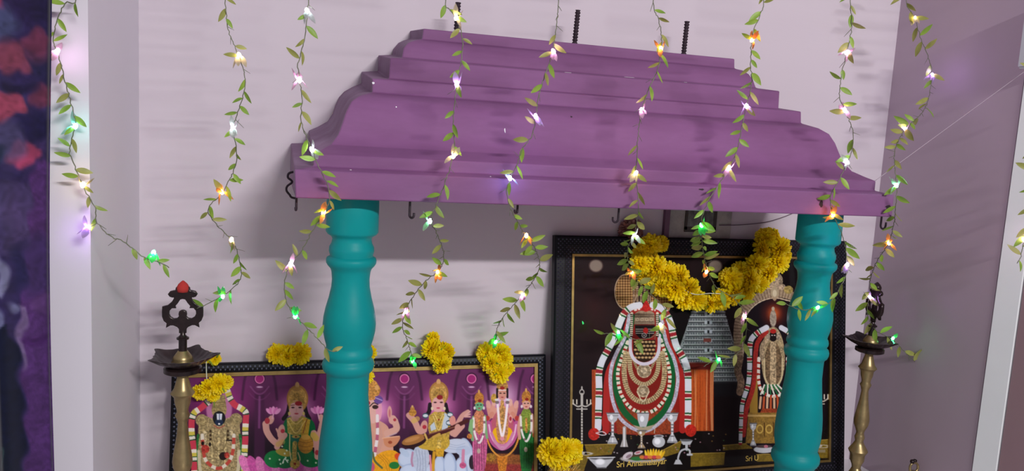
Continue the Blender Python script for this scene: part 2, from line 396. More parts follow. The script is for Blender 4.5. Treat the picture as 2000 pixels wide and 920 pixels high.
# ------------------------------------------------------------------ painter for printed surfaces
class Paint:
    def __init__(s, x0, y0, x1, y1, k, bg):
        s.x0, s.y0, s.k = x0, y0, k
        s.w = int((x1 - x0) * k); s.h = int((y1 - y0) * k)
        s.a = np.ones((s.h, s.w, 3)) * np.array(rgb(bg))
        s.rng = np.random.RandomState(5)
        s.n1 = s._noise(2.2); s.n2 = s._noise(7.0); s.n3 = s._noise(28.0)
    def _noise(s, cell):
        gh = int(s.h / s.k / cell) + 3; gw = int(s.w / s.k / cell) + 3
        g = s.rng.rand(gh, gw)
        yy = np.arange(s.h) / s.k / cell; xx = np.arange(s.w) / s.k / cell
        yi = yy.astype(int); xi = xx.astype(int)
        fy = (yy - yi)[:, None]; fx = (xx - xi)[None]; fy = fy * fy * (3 - 2 * fy); fx = fx * fx * (3 - 2 * fx)
        A = g[yi][:, xi]; B = g[yi][:, xi + 1]; C_ = g[yi + 1][:, xi]; D_ = g[yi + 1][:, xi + 1]
        return (A * (1 - fx) + B * fx) * (1 - fy) + (C_ * (1 - fx) + D_ * fx) * fy
    def win(s, x0, y0, x1, y1):
        a = max(0, int((x0 - s.x0) * s.k)); b = min(s.w, int((x1 - s.x0) * s.k) + 2)
        c = max(0, int((y0 - s.y0) * s.k)); d = min(s.h, int((y1 - s.y0) * s.k) + 2)
        if a >= b or c >= d: return None
        X, Y = np.meshgrid(np.arange(a, b) / s.k + s.x0, np.arange(c, d) / s.k + s.y0)
        return slice(c, d), slice(a, b), X, Y
    def mix(s, sy, sx, col, al, tex=0.0, which=1):
        col = np.array(rgb(col)) if not isinstance(col, np.ndarray) else col
        if tex:
            n = (s.n1 if which == 1 else s.n2)[sy, sx][..., None]
            col = col * (1 + tex * (n - 0.5) * 1.3)
        al = al[..., None]
        s.a[sy, sx] = s.a[sy, sx] * (1 - al) + col * al
    def ell(s, cx, cy, rx, ry, col, rot=0, al=1.0, soft=0.8, tex=0.0, ring=0.0, glow=False):
        R_ = max(rx, ry) + 2
        q = s.win(cx - R_, cy - R_, cx + R_, cy + R_)
        if not q: return s
        sy, sx, X, Y = q; c, d = math.cos(math.radians(rot)), math.sin(math.radians(rot))
        u = (X - cx) * c + (Y - cy) * d; v = -(X - cx) * d + (Y - cy) * c
        r = np.sqrt((u / rx) ** 2 + (v / ry) ** 2)
        if glow: m = np.clip(1 - r, 0, 1) ** 1.5
        else:
            e = (1 - r) * min(rx, ry)
            m = np.clip(e / soft + 0.5, 0, 1)
            if ring: m = m * np.clip((ring - e) / soft + 0.5, 0, 1)
        s.mix(sy, sx, col, m * al, tex); return s
    def poly(s, pts, col, al=1.0, soft=0.8, tex=0.0, smooth=False):
        P = np.array(pts, float)
        if smooth: P = catmull(np.vstack([P, P[:1]]), 2.0)[:-1]
        q = s.win(P[:, 0].min() - 1, P[:, 1].min() - 1, P[:, 0].max() + 1, P[:, 1].max() + 1)
        if not q: return s
        sy, sx, X, Y = q; ins = np.zeros(X.shape, bool); D = np.full(X.shape, 1e9)
        for i in range(len(P)):
            a = P[i]; b = P[(i + 1) % len(P)]
            if a[1] != b[1]:
                t = ((a[1] > Y) != (b[1] > Y)) & (X < (b[0] - a[0]) * (Y - a[1]) / (b[1] - a[1]) + a[0]); ins ^= t
            ab = b - a; L = ab @ ab + 1e-9
            h = np.clip(((X - a[0]) * ab[0] + (Y - a[1]) * ab[1]) / L, 0, 1)
            D = np.minimum(D, (X - a[0] - h * ab[0]) ** 2 + (Y - a[1] - h * ab[1]) ** 2)
        D = np.sqrt(D); m = np.clip(np.where(ins, D, -D) / soft + 0.5, 0, 1)
        s.mix(sy, sx, col, m * al, tex); return s
    def line(s, pts, w_, col, al=1.0, soft=0.8, tex=0.0, pat=None, w2=None, beads=0, curve=True):
        """stroke; pat = [(length, colour), ...] repeated along it"""
        P = catmull(pts, 2.5) if curve and len(pts) > 2 else np.array(pts, float)
        W = max(w_, w2 or 0)
        q = s.win(P[:, 0].min() - W, P[:, 1].min() - W, P[:, 0].max() + W, P[:, 1].max() + W)
        if not q: return s
        sy, sx, X, Y = q; D = np.full(X.shape, 1e9); S = np.zeros(X.shape); acc = 0.0
        for i in range(len(P) - 1):
            a = P[i]; ab = P[i + 1] - a; L = math.sqrt(ab @ ab) + 1e-9
            h = np.clip(((X - a[0]) * ab[0] + (Y - a[1]) * ab[1]) / L / L, 0, 1)
            d = (X - a[0] - h * ab[0]) ** 2 + (Y - a[1] - h * ab[1]) ** 2
            k = d < D; D = np.where(k, d, D); S = np.where(k, acc + h * L, S); acc += L
        D = np.sqrt(D); ww = w_ / 2 if w2 is None else (w_ + (w2 - w_) * S / acc) / 2
        if beads: ww = ww * (0.62 + 0.38 * np.abs(np.sin(PI * S / beads)))
        m = np.clip((ww - D) / soft + 0.5, 0, 1) * al
        if pat:
            tot = sum(l for l, _ in pat); ph = S % tot; c = np.zeros(X.shape + (3,)); acc2 = 0
            for l, cc in pat:
                c = np.where(((ph >= acc2) & (ph < acc2 + l))[..., None], np.array(rgb(cc)), c); acc2 += l
            col = c
        if isinstance(col, np.ndarray) or tex or True:
            cc = np.array(rgb(col)) if not isinstance(col, np.ndarray) else col
            # rounded look of a threaded string: the print itself is drawn that way
            s.mix(sy, sx, cc, m, tex)
        return s
    def sample(s, X, Y):
        x = np.clip((X - s.x0) * s.k, 0, s.w - 1.001); y = np.clip((Y - s.y0) * s.k, 0, s.h - 1.001)
        xi = x.astype(int); yi = y.astype(int); fx = (x - xi)[:, None]; fy = (y - yi)[:, None]
        A = s.a
        return (A[yi, xi] * (1 - fx) + A[yi, xi + 1] * fx) * (1 - fy) + (A[yi + 1, xi] * (1 - fx) + A[yi + 1, xi + 1] * fx) * fy
def rgb(c):
    if isinstance(c, str): return [int(c[i:i + 2], 16) / 255 for i in (1, 3, 5)]
    return c

def ink_surface(name, P, nu, nv, verts, uvxy, gain, mtl, parent):
    """a fine sheet whose vertices carry the printed colours"""
    me = bpy.data.meshes.new(name)
    i = np.arange(nu - 1)[None, :]; j = np.arange(nv - 1)[:, None]
    a = (j * nu + i).ravel(); F = np.stack([a, a + nu, a + nu + 1, a + 1], 1)
    me.vertices.add(len(verts)); me.vertices.foreach_set('co', verts.ravel().astype(np.float32))
    me.loops.add(F.size); me.loops.foreach_set('vertex_index', F.ravel().astype(np.int32))
    me.polygons.add(len(F)); me.polygons.foreach_set('loop_start', (np.arange(len(F)) * 4).astype(np.int32))
    me.polygons.foreach_set('loop_total', np.full(len(F), 4, np.int32))
    me.update(); me.validate()
    c = np.clip(P.sample(*uvxy), 0, 1)
    c = np.where(c <= 0.04045, c / 12.92, ((c + 0.055) / 1.055) ** 2.4) * gain
    at_ = me.color_attributes.new('ink', 'FLOAT_COLOR', 'POINT')
    at_.data.foreach_set('color', np.concatenate([np.clip(c, 0, 0.95), np.ones((len(c), 1))], 1).ravel().astype(np.float32))
    return add(name, me, mtl, parent)

# ------------------------------------------------------------------ what is printed on the wide picture
GOLD, GOLDD, SKIN = '#a88a48', '#7c6234', '#cf9c90'
def paint_wide():
    P = Paint(335, 715, 1075, 1010, 2.0, '#4a1840')
    q = P.win(335, 715, 1075, 1010); sy, sx, X, Y = q
    t = np.clip((Y - 725) / 150, 0, 1)[..., None]
    P.a[:] = np.array(rgb('#672a5c')) * (1 - t) + np.array(rgb('#1e0b1a')) * t
    for cx in (580, 744, 856, 981):                      # glowing aureoles
        P.ell(cx, 800, 86, 88, '#b04a92', al=0.95, glow=True)
    P.ell(430, 780, 105, 75, '#a52f86', al=1, glow=True)
    P.ell(580, 800, 44, 42, '#e8b4dc', al=1, glow=True); P.ell(858, 792, 44, 44, '#f0a0d4', al=1, glow=True)
    P.ell(740, 800, 40, 48, '#e8b4d8', al=0.9, glow=True); P.ell(981, 775, 50, 54, '#f4dcf0', al=1, glow=True)
    for cx in (507, 648, 790, 921, 1046):                # columns and medallions
        P.poly([(cx - 9, 770), (cx + 9, 770), (cx + 12, 1000), (cx - 12, 1000)], '#481c40', al=0.75, soft=3)
        P.line([(cx - 24, 724), (cx - 30, 745), (cx - 34, 780)], 5, '#3e1638', al=0.8, soft=3)
        P.line([(cx + 24, 724), (cx + 30, 745), (cx + 34, 780)], 5, '#3e1638', al=0.8, soft=3)
        P.line([(cx - 18, 755), (cx - 9, 766), (cx, 770), (cx + 9, 766), (cx + 18, 755)], 2.5, '#8a4a7e', al=0.8, soft=2)
        P.line([(cx - 20, 768), (cx - 10, 778), (cx, 781), (cx + 10, 778), (cx + 20, 768)], 2, '#7a3a6e', al=0.7, soft=2)
        P.line([(cx, 775), (cx - 1, 835)], 4, '#96508c', al=0.7, soft=3)
        P.ell(cx, 739, 11, 11, '#2e0f2a', al=0.8, soft=2); P.ell(cx, 740, 9.5, 9.5, '#d878aa'); P.ell(cx, 740, 7.5, 7.5, '#9c2470')
        P.ell(cx, 758, 8, 5, '#6e3262', al=0.9, soft=2); P.ell(cx, 756, 6, 1.6, '#d8b0d0', al=0.9)
    # ---- standing dark-faced deity at the left
    P.ell(428, 800, 25, 36, '#b878a0', al=0.9, soft=3)
    pat = [(7, '#e0d8cc'), (7, '#c8b84c'), (2, '#2c5a34'), (6, '#dcd6c8'), (2.5, '#2c4a30'), (17, '#c23c50')]
    P.poly([(388, 828), (400, 812), (428, 822), (458, 812), (468, 826), (470, 850), (472, 1000), (384, 1000), (386, 860)], '#9c8a62', tex=0.45)
    for s_ in (-1, 1):
        P.line([(428 + s_ * 41, 850), (428 + s_ * 44, 880), (428 + s_ * 44, 930)], 5, '#2a6a34', tex=0.4)
    P.line([(443, 760), (450, 779), (459, 791), (470, 797), (480, 806), (480, 822), (479, 840), (479, 857), (478, 877), (477, 897), (477, 940), (474, 990)], 12, 'x', pat=pat)
    P.line([(414, 770), (412, 780), (402, 789), (390, 799), (380, 806), (375, 818), (374, 834), (375, 853), (377, 867), (379, 906), (382, 990)], 12, 'x', pat=pat)
    P.ell(394, 821, 12, 12, '#94825a', tex=0.35); P.ell(394, 821, 7, 7, '#b0a070', tex=0.3, ring=2)
    P.ell(461, 819, 12, 12, '#94825a', tex=0.35); P.ell(463, 819, 7, 7, '#aa9a6c', tex=0.3, ring=2)
    P.poly([(419, 772), (439, 772), (443, 800), (441, 810), (415, 810), (413, 800)], '#9a8858', tex=0.35)
    for y in (778, 786, 794, 802): P.line([(416, y), (441, y)], 1.2, '#6e5e36', al=0.7)
    P.ell(428, 817, 12.5, 14, '#16161c'); P.ell(428, 825, 8, 7, '#1c2a44')
    P.poly([(423, 808), (434, 808), (433, 820), (424, 820)], '#d8dce4'); P.line([(428.5, 808), (428.5, 820)], 1.6, '#4a5878')
    P.ell(428, 828, 2, 1.6, '#f4f0f0'); P.line([(418, 831), (428, 836), (438, 831)], 2, '#a8423c', al=0.8)
    for dx in (-12, 0, 12): P.line([(428 + dx, 840), (427 + dx * 1.1, 870), (427 + dx, 905)], 4, '#b8a678', tex=0.5, beads=3)
    P.line([(400, 845), (399, 870)], 7, '#b4a480', tex=0.5); P.line([(451, 842), (452, 862)], 7, '#b4a480', tex=0.5)
    P.line([(412, 842), (416, 872), (428, 880), (440, 872), (445, 842)], 2, '#6c5c38', al=0.8)
    P.line([(395, 850), (397, 880), (404, 902), (426, 915), (447, 902), (455, 880), (457, 850)], 6.5, 'x', pat=[(9, '#dcd4c4'), (13, '#b8463a')])
    for k in range(3): P.line([(390 - k * 2, 880), (396 - k * 2, 925), (428, 945 + k * 9), (460 + k * 2, 925), (465 + k * 2, 880)], 2.4, '#c8bea0', beads=2.5)
    P.ell(401, 877, 8, 8, '#a8382e', tex=0.4); P.ell(396, 866, 3, 4, '#1a1210'); P.ell(410, 868, 2.5, 4, '#1a1210')
    P.ell(436, 891, 8, 8, '#241412'); P.ell(443, 889, 5, 6, '#a83a30', tex=0.5); P.line([(443, 860), (452, 860)], 3, '#181210')
    for s_ in (-1, 1):
        for y in (842, 850, 858): P.ell(428 + s_ * 17, y, 2.2, 2.6, '#3c2c18')
    # ---- seated goddess in green on the lotus
    for k in range(-6, 7):
        P.ell(572 + k * 15, 925 + abs(k) * -2.2, 10, 26, '#c2549c' if k % 2 else '#d478b0', rot=k * 5, tex=0.15)
    for k in range(-5, 6): P.ell(572 + k * 17, 960, 12, 28, '#b8488e' if k % 2 else '#cc66a6', rot=k * 6)
    P.line([(566, 786), (562, 806), (554, 818)], 8, '#1a0e14'); P.line([(594, 786), (598, 806), (604, 818)], 8, '#1a0e14')
    P.line([(519, 828), (521, 842), (530, 857), (542, 868)], 13, SKIN, w2=12); P.line([(542, 870), (550, 856)], 11, SKIN)
    P.line([(630, 826), (624, 848), (612, 868)], 12, SKIN); P.ell(529, 820, 6, 9, SKIN, rot=20); P.ell(522, 822, 5, 6, '#a83440')
    P.ell(628, 818, 6, 9, SKIN, rot=-15)
    for s_, cx, cy in ((1, 534, 802), (-1, 621, 801)):
        for k in range(-2, 3): P.ell(cx + k * 4.4, cy - 1 + abs(k) * 1.2, 3.6, 7.5, '#d478b4' if k % 2 else '#e49ac8', rot=k * 22)
        P.line([(cx, cy + 7), (cx + s_ * -2, cy + 16)], 2.5, '#e0a8c0')
    P.poly([(556, 822), (566, 814), (594, 814), (612, 824), (616, 846), (608, 870), (610, 895), (552, 895), (554, 868), (548, 846)], '#0f6a38', smooth=True)
    P.poly([(560, 818), (572, 812), (590, 812), (602, 818), (598, 846), (576, 852), (562, 846)], '#b09a48', tex=0.3)
    P.poly([(592, 816), (606, 820), (602, 850), (590, 864), (588, 850)], '#c09a30', tex=0.15); P.line([(592, 846), (597, 828), (600, 818)], 1.5, '#7a3a20')
    P.ell(537, 897, 21, 17, '#11793c', tex=0.1); P.ell(608, 899, 22, 14, '#0f6e38', tex=0.1); P.ell(556, 905, 18, 10, '#0e6434')
    P.ell(554, 884, 16, 7, '#a8943c', rot=15)
    P.line([(541, 873), (550, 858), (556, 850)], 11, SKIN); P.ell(549, 843, 7, 14, SKIN, rot=12); P.ell(552, 842, 4, 4, '#b03040')
    P.line([(546, 852), (540, 838)], 3.5, SKIN)
    P.line([(613, 846), (619, 868), (620, 892)], 12, SKIN); P.ell(619, 884, 4, 5, '#a83440')
    P.line([(612, 850), (617, 856)], 12, '#cfae58'); P.line([(543, 868), (552, 863)], 10, '#c8a850', al=.6)
    P.ell(597, 868, 15, 18, '#c08a2c', tex=0.12); P.ell(597, 854, 9, 5, '#d8a848')
    for y in (862, 870, 878): P.line([(583, y), (597, y + 3), (611, y)], 1.3, '#8c5c18', al=0.8)
    P.poly([(568, 850), (584, 850), (584, 862), (576, 866), (568, 860)], '#1f6f58'); P.ell(578, 853, 8, 3, '#c8a850'); P.ell(578, 853, 2, 1.5, '#6a2018')
    P.line([(566, 846), (566, 880), (570, 900), (578, 905), (586, 898), (582, 884)], 2.5, '#d0c088', beads=2.5)
    P.line([(576, 866), (575, 884), (576, 912)], 9, '#b49a4c', tex=0.4); P.ell(576, 906, 10, 9, '#b89a44', tex=0.35); P.ell(576, 906, 2.5, 2.5, '#8a2418')
    for x, y in ((527, 896), (546, 898), (556, 886), (558, 894), (553, 903), (562, 899), (601, 900), (617, 904), (551, 872), (560, 880), (548, 906)): P.ell(x, y, 1.8, 1.8, '#cfe0c0')
    P.line([(552, 905), (556, 896), (562, 903)], 2, '#dfe8d8')
    P.ell(581, 779, 21, 27, '#a9773a'); P.ell(581, 780, 18, 24, '#c39a50', tex=0.25); P.ell(581, 786, 14, 18, '#a5803e', tex=0.35); P.ell(580.5, 752, 4, 6, '#d0a468'); P.ell(580, 760, 8, 4, '#b88a48')
    P.ell(578.5, 800, 14, 18, '#d9aaa4'); P.line([(565, 798), (568, 788), (580, 784), (591, 788), (593, 798)], 3, '#b8964c', beads=3)
    P.ell(572, 796, 3.2, 1.5, '#3a1c20'); P.ell(586, 796, 3.2, 1.5, '#3a1c20'); P.line([(568, 792), (575, 791)], 1.2, '#5a2c28'); P.line([(582, 791), (590, 792)], 1.2, '#5a2c28')
    P.line([(579, 798), (579, 804)], 1.6, '#c08880', al=.7); P.ell(579, 808, 4, 1.6, '#b4404c'); P.ell(583, 788, 7, 4.5, '#9c1c24'); P.ell(576, 818, 8, 5, '#cf9c94', al=.8)
    for s_ in (-1, 1): P.ell(579 + s_ * 14, 808, 2.5, 4, '#d8c070')
    P.line([(566, 817), (578, 828), (592, 817)], 2, '#e0c878', beads=2.5); P.line([(562, 822), (578, 846), (596, 822)], 2, '#e0c878', beads=2.5)
    # ---- elephant-headed deity, mostly behind the pillar
    P.poly([(690, 800), (752, 828), (760, 850), (768, 872), (760, 890), (700, 900), (670, 870), (672, 830)], '#d2a08c', smooth=True)
    P.line([(756, 846), (774, 838), (771, 822)], 13, '#d4a696'); P.ell(767, 820, 8, 9, '#d8a89a'); P.ell(761, 806, 4.5, 13, '#d8a49a'); P.ell(761, 807, 2, 8, '#b8606a', al=.7)
    P.line([(752, 855), (774, 846)], 3, '#c8b0b8', al=.7); P.ell(771, 820, 3, 3, '#a83c48')
    P.ell(705, 800, 26, 26, '#d6a498'); P.ell(728, 800, 13, 27, '#dcb0a6'); P.ell(740, 800, 6, 22, '#e0a0b4')
    P.line([(712, 806), (720, 840), (732, 868), (724, 884)], 17, '#d09c8a', w2=12); P.line([(738, 830), (742, 860), (736, 880)], 12, '#cc9c8c')
    P.ell(733, 795, 6, 4, '#3a2420'); P.line([(722, 794), (730, 787), (738, 790)], 2, '#2a1a18')
    P.line([(737, 812), (737, 850), (733, 880), (730, 900)], 6, 'x', pat=[(13, '#e4dede'), (11, '#b4607c')])
    P.ell(705, 762, 38, 22, '#b8823e', tex=0.3); P.ell(727, 760, 13, 18, '#c08a44', tex=0.35); P.ell(736, 757, 4, 5, '#d8a868'); P.ell(739, 781, 9, 8, '#6c4c92'); P.line([(731, 776), (746, 782)], 2, '#b49ad0'); P.line([(700, 782), (730, 778)], 6, '#c88c4a', tex=.3); P.ell(719, 787, 4, 4, '#a02028')
    P.poly([(748, 855), (780, 852), (776, 866), (764, 874), (752, 870)], '#cc8c68', smooth=True); P.line([(747, 856), (780, 852)], 2, '#e0b090'); P.ell(762, 864, 4, 3, '#9c4c30')
    P.poly([(730, 894), (748, 882), (770, 880), (782, 892), (780, 915), (760, 960), (690, 960), (690, 900)], '#e2a41c', smooth=True, tex=0.1)
    for k in range(3): P.line([(736 + k * 6, 888), (752 + k * 5, 905), (758 + k * 4, 925)], 1.5, '#b87c14', al=.7)
    P.ell(780, 893, 10, 7, '#cf4a20', rot=30); P.ell(791, 908, 9, 20, '#d8a02c', tex=0.2, rot=-15); P.ell(770, 909, 10, 7, '#1d7a34'); P.line([(728, 884), (732, 900), (746, 914)], 4, '#5c6a40')
    P.ell(724, 912, 8, 10, '#c05878')
    # ---- seated goddess in white with the long lute
    for x, y, rx, ry, r_ in ((795, 895, 16, 20, 40), (912, 891, 15, 36, -12), (900, 925, 14, 32, 0), (858, 915, 12, 26, 4), (879, 910, 13, 26, -4), (838, 930, 12, 24, 10), (800, 930, 22, 24, 0)):
        P.ell(x, y, rx, ry, '#9fb0cc', rot=r_); P.ell(x - 1, y - 1, rx - 2.5, ry - 3, '#c4d0e2', rot=r_, soft=3)
    P.ell(922, 903, 6, 14, '#30222e'); P.ell(790, 884, 12, 6, '#b8c8dc', rot=40)
    P.ell(822, 895, 17, 27, '#bcc4d4', tex=.06); P.ell(889, 871, 27, 14, '#c4ccdc', rot=-5); P.ell(905, 880, 15, 10, '#b8c4d8')
    for k in range(4): P.line([(812 + k * 6, 878 + k), (816 + k * 5, 900), (814 + k * 6, 922)], 1.3, '#8c98b0', al=.7)
    for k in range(3): P.line([(874, 866 + k * 5), (892, 870 + k * 4), (908, 866 + k * 6)], 1.2, '#94a2ba', al=.6)
    P.line([(840, 790), (838, 804), (832, 812)], 8, '#1c1018'); P.line([(870, 790), (874, 806), (880, 814)], 8, '#1c1018')
    P.line([(800, 812), (810, 824), (819, 842), (828, 840)], 12, SKIN); P.ell(801, 811, 8, 6, SKIN); P.line([(808, 822), (815, 818)], 10, '#d0b058', al=.7); P.ell(828, 834, 7, 13, SKIN, rot=10); P.ell(829, 834, 4, 4, '#b03040')
    P.ell(806, 806, 7.5, 7, '#c08c3c', tex=.2); P.ell(805.5, 798, 4, 4, '#b8843c'); P.ell(805.5, 794, 2, 2.5, '#d8b070'); P.line([(799, 805), (813, 805)], 1.3, '#8a5c1c')
    P.line([(884, 846), (893, 830), (903, 812), (914, 804)], 12, SKIN, w2=8); P.line([(888, 848), (902, 832)], 12, SKIN)
    for k in range(3): P.line([(908, 812 + k), (918, 804 + k * 5)], 3, '#d8a8a0')
    P.poly([(838, 812), (848, 804), (868, 804), (880, 812), (880, 836), (876, 862), (842, 862), (836, 836)], '#b89a44', tex=0.3)
    P.poly([(868, 806), (878, 812), (874, 838), (862, 842)], '#c0ccd8'); P.poly([(840, 832), (848, 824), (852, 838), (842, 842)], '#c0ccd8')
    for cx, cy in ((831, 812), (879, 810), (877, 826)): P.ell(cx, cy, 6, 5.5, '#3c5866'); P.ell(cx, cy, 5, 3, '#d4dce0')
    P.ell(884, 822, 6, 10, '#d89488'); P.line([(848, 808), (857, 822), (866, 808)], 1.8, '#e4cc80', beads=2.4); P.line([(846, 812), (857, 840), (868, 812)], 1.8, '#e4cc80', beads=2.4); P.ell(857, 820, 2, 2, '#8c3c20')
    P.poly([(840, 856), (872, 852), (878, 868), (866, 880), (848, 880), (822, 876), (818, 868)], '#bfa03c', tex=.25, smooth=True)
    P.line([(822, 872), (846, 878)], 6, '#c8a638'); P.line([(858, 862), (858, 880)], 8, '#cdb058', tex=.4); P.poly([(850, 876), (868, 876), (866, 892), (852, 892)], '#d0a22c', tex=.2)
    P.line([(848, 884), (846, 910), (846, 940)], 6, '#d09c28'); P.line([(840, 890), (842, 920)], 4, '#d88ca0')
    P.ell(809, 862, 25, 12, '#2c1014', rot=-16); P.ell(808, 859, 24, 8.5, '#a8743c', rot=-17); P.ell(805, 858, 15, 4, '#c08c50', rot=-17)
    P.line([(832, 853), (870, 842), (912, 822)], 8, '#4c1c1c', curve=False); P.line([(838, 848), (895, 832)], 1.8, '#8c5a48', curve=False); P.line([(830, 848), (834, 858)], 4, '#d0ae5c'); P.line([(846, 854), (858, 848)], 5, '#c8a24c')
    P.line([(806, 884), (804, 900), (806, 910)], 4, '#b88aa4'); P.line([(905, 880), (904, 902)], 6, '#cc88a4'); P.ell(904, 909, 6.5, 6, '#c25a84', tex=.2)
    P.ell(894, 836, 6, 8, SKIN)
    P.ell(857, 769, 19, 24, '#a8763c'); P.ell(857, 770, 16, 21, '#c69c54', tex=.25); P.ell(857, 776, 12, 16, '#a5803e', tex=.35); P.ell(856.5, 746, 4, 6, '#d4a46c'); P.ell(856.5, 753, 8, 3.5, '#b88a48')
    P.ell(855.5, 790, 12.5, 15, '#dcaaa6'); P.line([(843, 786), (846, 778), (856, 774), (866, 778), (868, 786)], 3, '#c0a050', beads=3); P.ell(850, 786, 3, 1.4, '#3a1c20'); P.ell(862, 786, 3, 1.4, '#3a1c20'); P.ell(856, 797, 3.6, 1.4, '#b8405a'); P.ell(859, 776, 6, 4.5, '#8c1c24')
    for s_ in (-1, 1): P.ell(856 + s_ * 12, 798, 2.4, 3.6, '#e0d4b0')
    # ---- standing deity with two consorts
    P.poly([(930, 886), (1048, 886), (1048, 1010), (930, 1010)], '#8a5228', tex=.3, soft=4); P.poly([(925, 905), (1048, 908), (1048, 1010), (925, 1010)], '#8c3430', tex=.3, soft=5)
    P.poly([(1008, 850), (1022, 852), (1018, 888), (1004, 888)], '#1c0c10', soft=3); P.ell(958, 893, 11, 8, '#a0742c', tex=.4)
    for s_ in (-1, 1):
        P.line([(981 + s_ * 12, 808), (981 + s_ * 22, 812), (981 + s_ * 27, 794)], 9, '#d09684'); P.line([(981 + s_ * 14, 800), (981 + s_ * 20, 806), (981 + s_ * 17, 790)], 8, '#d49c8a')
        P.ell(981 + s_ * 27, 790, 4.5, 8, '#d8a498', rot=s_ * 15); P.ell(981 + s_ * 16, 786, 4, 7, '#dcaea0')
        P.line([(981 + s_ * 20, 808), (981 + s_ * 28, 818)], 8, '#cc8c78'); P.ell(981 + s_ * 29, 817, 4.5, 5, '#b03838')
        P.line([(981 + s_ * 17, 825), (981 + s_ * 13, 850)], 12, '#c0407c', tex=.25)
    P.ell(965, 778, 6, 9, '#b89440', tex=.3)
    P.ell(981, 835, 22, 34, '#b86070', al=.9); P.ell(970, 852, 9, 17, '#e8b414'); P.ell(993, 852, 9, 17, '#e8b414'); P.ell(981, 830, 12, 40, '#b8845c', tex=.35)
    P.line([(954, 828), (957, 848), (966, 866), (981, 874), (996, 866), (1006, 848), (1009, 828)], 12, '#b85890'); P.line([(955, 830), (959, 850), (968, 866), (981, 872), (995, 866), (1004, 850), (1008, 830)], 3.4, '#e4b8d4')
    P.line([(960, 846), (970, 866), (981, 870), (992, 866), (1002, 846)], 5, '#c880a8'); P.line([(966, 862), (981, 877), (998, 862)], 5, '#cc90b0')
    P.line([(949, 829), (951, 855), (962, 880), (981, 893), (1001, 881), (1012, 858), (1015, 829)], 4, '#d8963c', beads=3.6)
    P.poly([(970, 892), (992, 892), (988, 920), (981, 926), (974, 920)], '#c47c28', tex=.3)
    P.line([(981, 785), (981, 846)], 7, '#b48a4c', tex=.5)
    P.line([(972, 790), (975, 825), (981, 852), (987, 825), (991, 790)], 4.5, '#ece4e8'); P.ell(981, 857, 4, 4, '#d890a0')
    for s_ in (-1, 1): P.ell(981 + s_ * 10, 786, 4, 3, '#7c6a70'); P.ell(981 + s_ * 11, 781, 4, 2, '#d4dce0')
    P.ell(997, 818, 4, 8, '#dca49c'); P.ell(997, 818, 2.4, 4, '#a8303c')
    P.ell(981, 755, 11, 16, '#b88a48', tex=.35); P.line([(971, 760), (971, 776)], 4, '#1e1218'); P.line([(991, 760), (991, 776)], 4, '#1e1218'); P.ell(981, 770, 8.5, 12, '#cf9684'); P.ell(977.5, 768, 2.2, 1.1, '#2c1614'); P.ell(985, 768, 2.2, 1.1, '#2c1614'); P.ell(981, 776, 2.8, 1.2, '#a8404c')
    P.line([(974, 762), (988, 762)], 1.8, '#f0e4e0'); P.ell(981, 758, 4.5, 3.4, '#98241c')
    for cx, cy, fc, bc, sc_, ac in ((936, 793, '#6eae80', '#c4805c', '#c2608e', '#80ac78'), (1028, 790, '#d8a494', '#7c9038', '#236c30', '#cf9a88')):
        P.poly([(cx - 12, cy + 45), (cx + 12, cy + 45), (cx + 15, cy + 90), (cx + 8, cy + 132), (cx - 8, cy + 132), (cx - 13, cy + 90)], sc_, tex=.2, smooth=True)
        for k in range(-2, 3): P.line([(cx + k * 4, cy + 55), (cx + k * 5, cy + 125)], 1.2, '#401a28' if cx < 980 else '#0e3c18', al=.5)
        P.line([(cx - 11, cy + 22), (cx - 15, cy + 45), (cx - 13, cy + 66)], 6, ac); P.line([(cx + 11, cy + 20), (cx + 13, cy + 45), (cx + 15, cy + 62)], 5, ac)
        P.ell(cx, cy + 30, 11.5, 24, bc, tex=.35); P.line([(cx, cy + 28), (cx, cy + 54)], 4, '#c88c48', tex=.5)
        P.line([(cx - 11, cy + 24), (cx - 9, cy + 52), (cx, cy + 72), (cx + 9, cy + 52), (cx + 10, cy + 22)], 4, 'x', pat=[(19, '#e4e0dc'), (5, '#8c6a74')])
        P.ell(cx, cy - 15, 9, 12, '#b87c34', tex=.3); P.ell(cx - .5, cy - 28, 2, 4, '#d8a85c'); P.ell(cx, cy, 8, 9.5, fc); P.line([(cx - 8, cy - 5), (cx, cy - 9), (cx + 8, cy - 5)], 2.4, '#c89044')
        P.ell(cx - 3, cy - 2, 1.9, 1, '#20201c'); P.ell(cx + 3.4, cy - 2, 1.9, 1, '#20201c'); P.ell(cx, cy + 4.5, 2.4, 1.1, '#a83c40'); P.ell(cx + 1, cy - 10, 3.6, 3, '#8c2418')
        P.ell(cx - 9, cy + 4, 2.2, 3.2, '#dcd4d8'); P.ell(cx + 9, cy + 4, 2.2, 3.2, '#dcd4d8')
        P.ell(cx - 1, cy + 88, 3.4, 5, '#bcae9c')
    P.ell(917, 852, 5, 5, '#c07838', tex=.4); P.ell(1044, 850, 4, 5, '#b85c2c'); P.line([(921, 822), (918, 840)], 7, '#88b478')
    return P

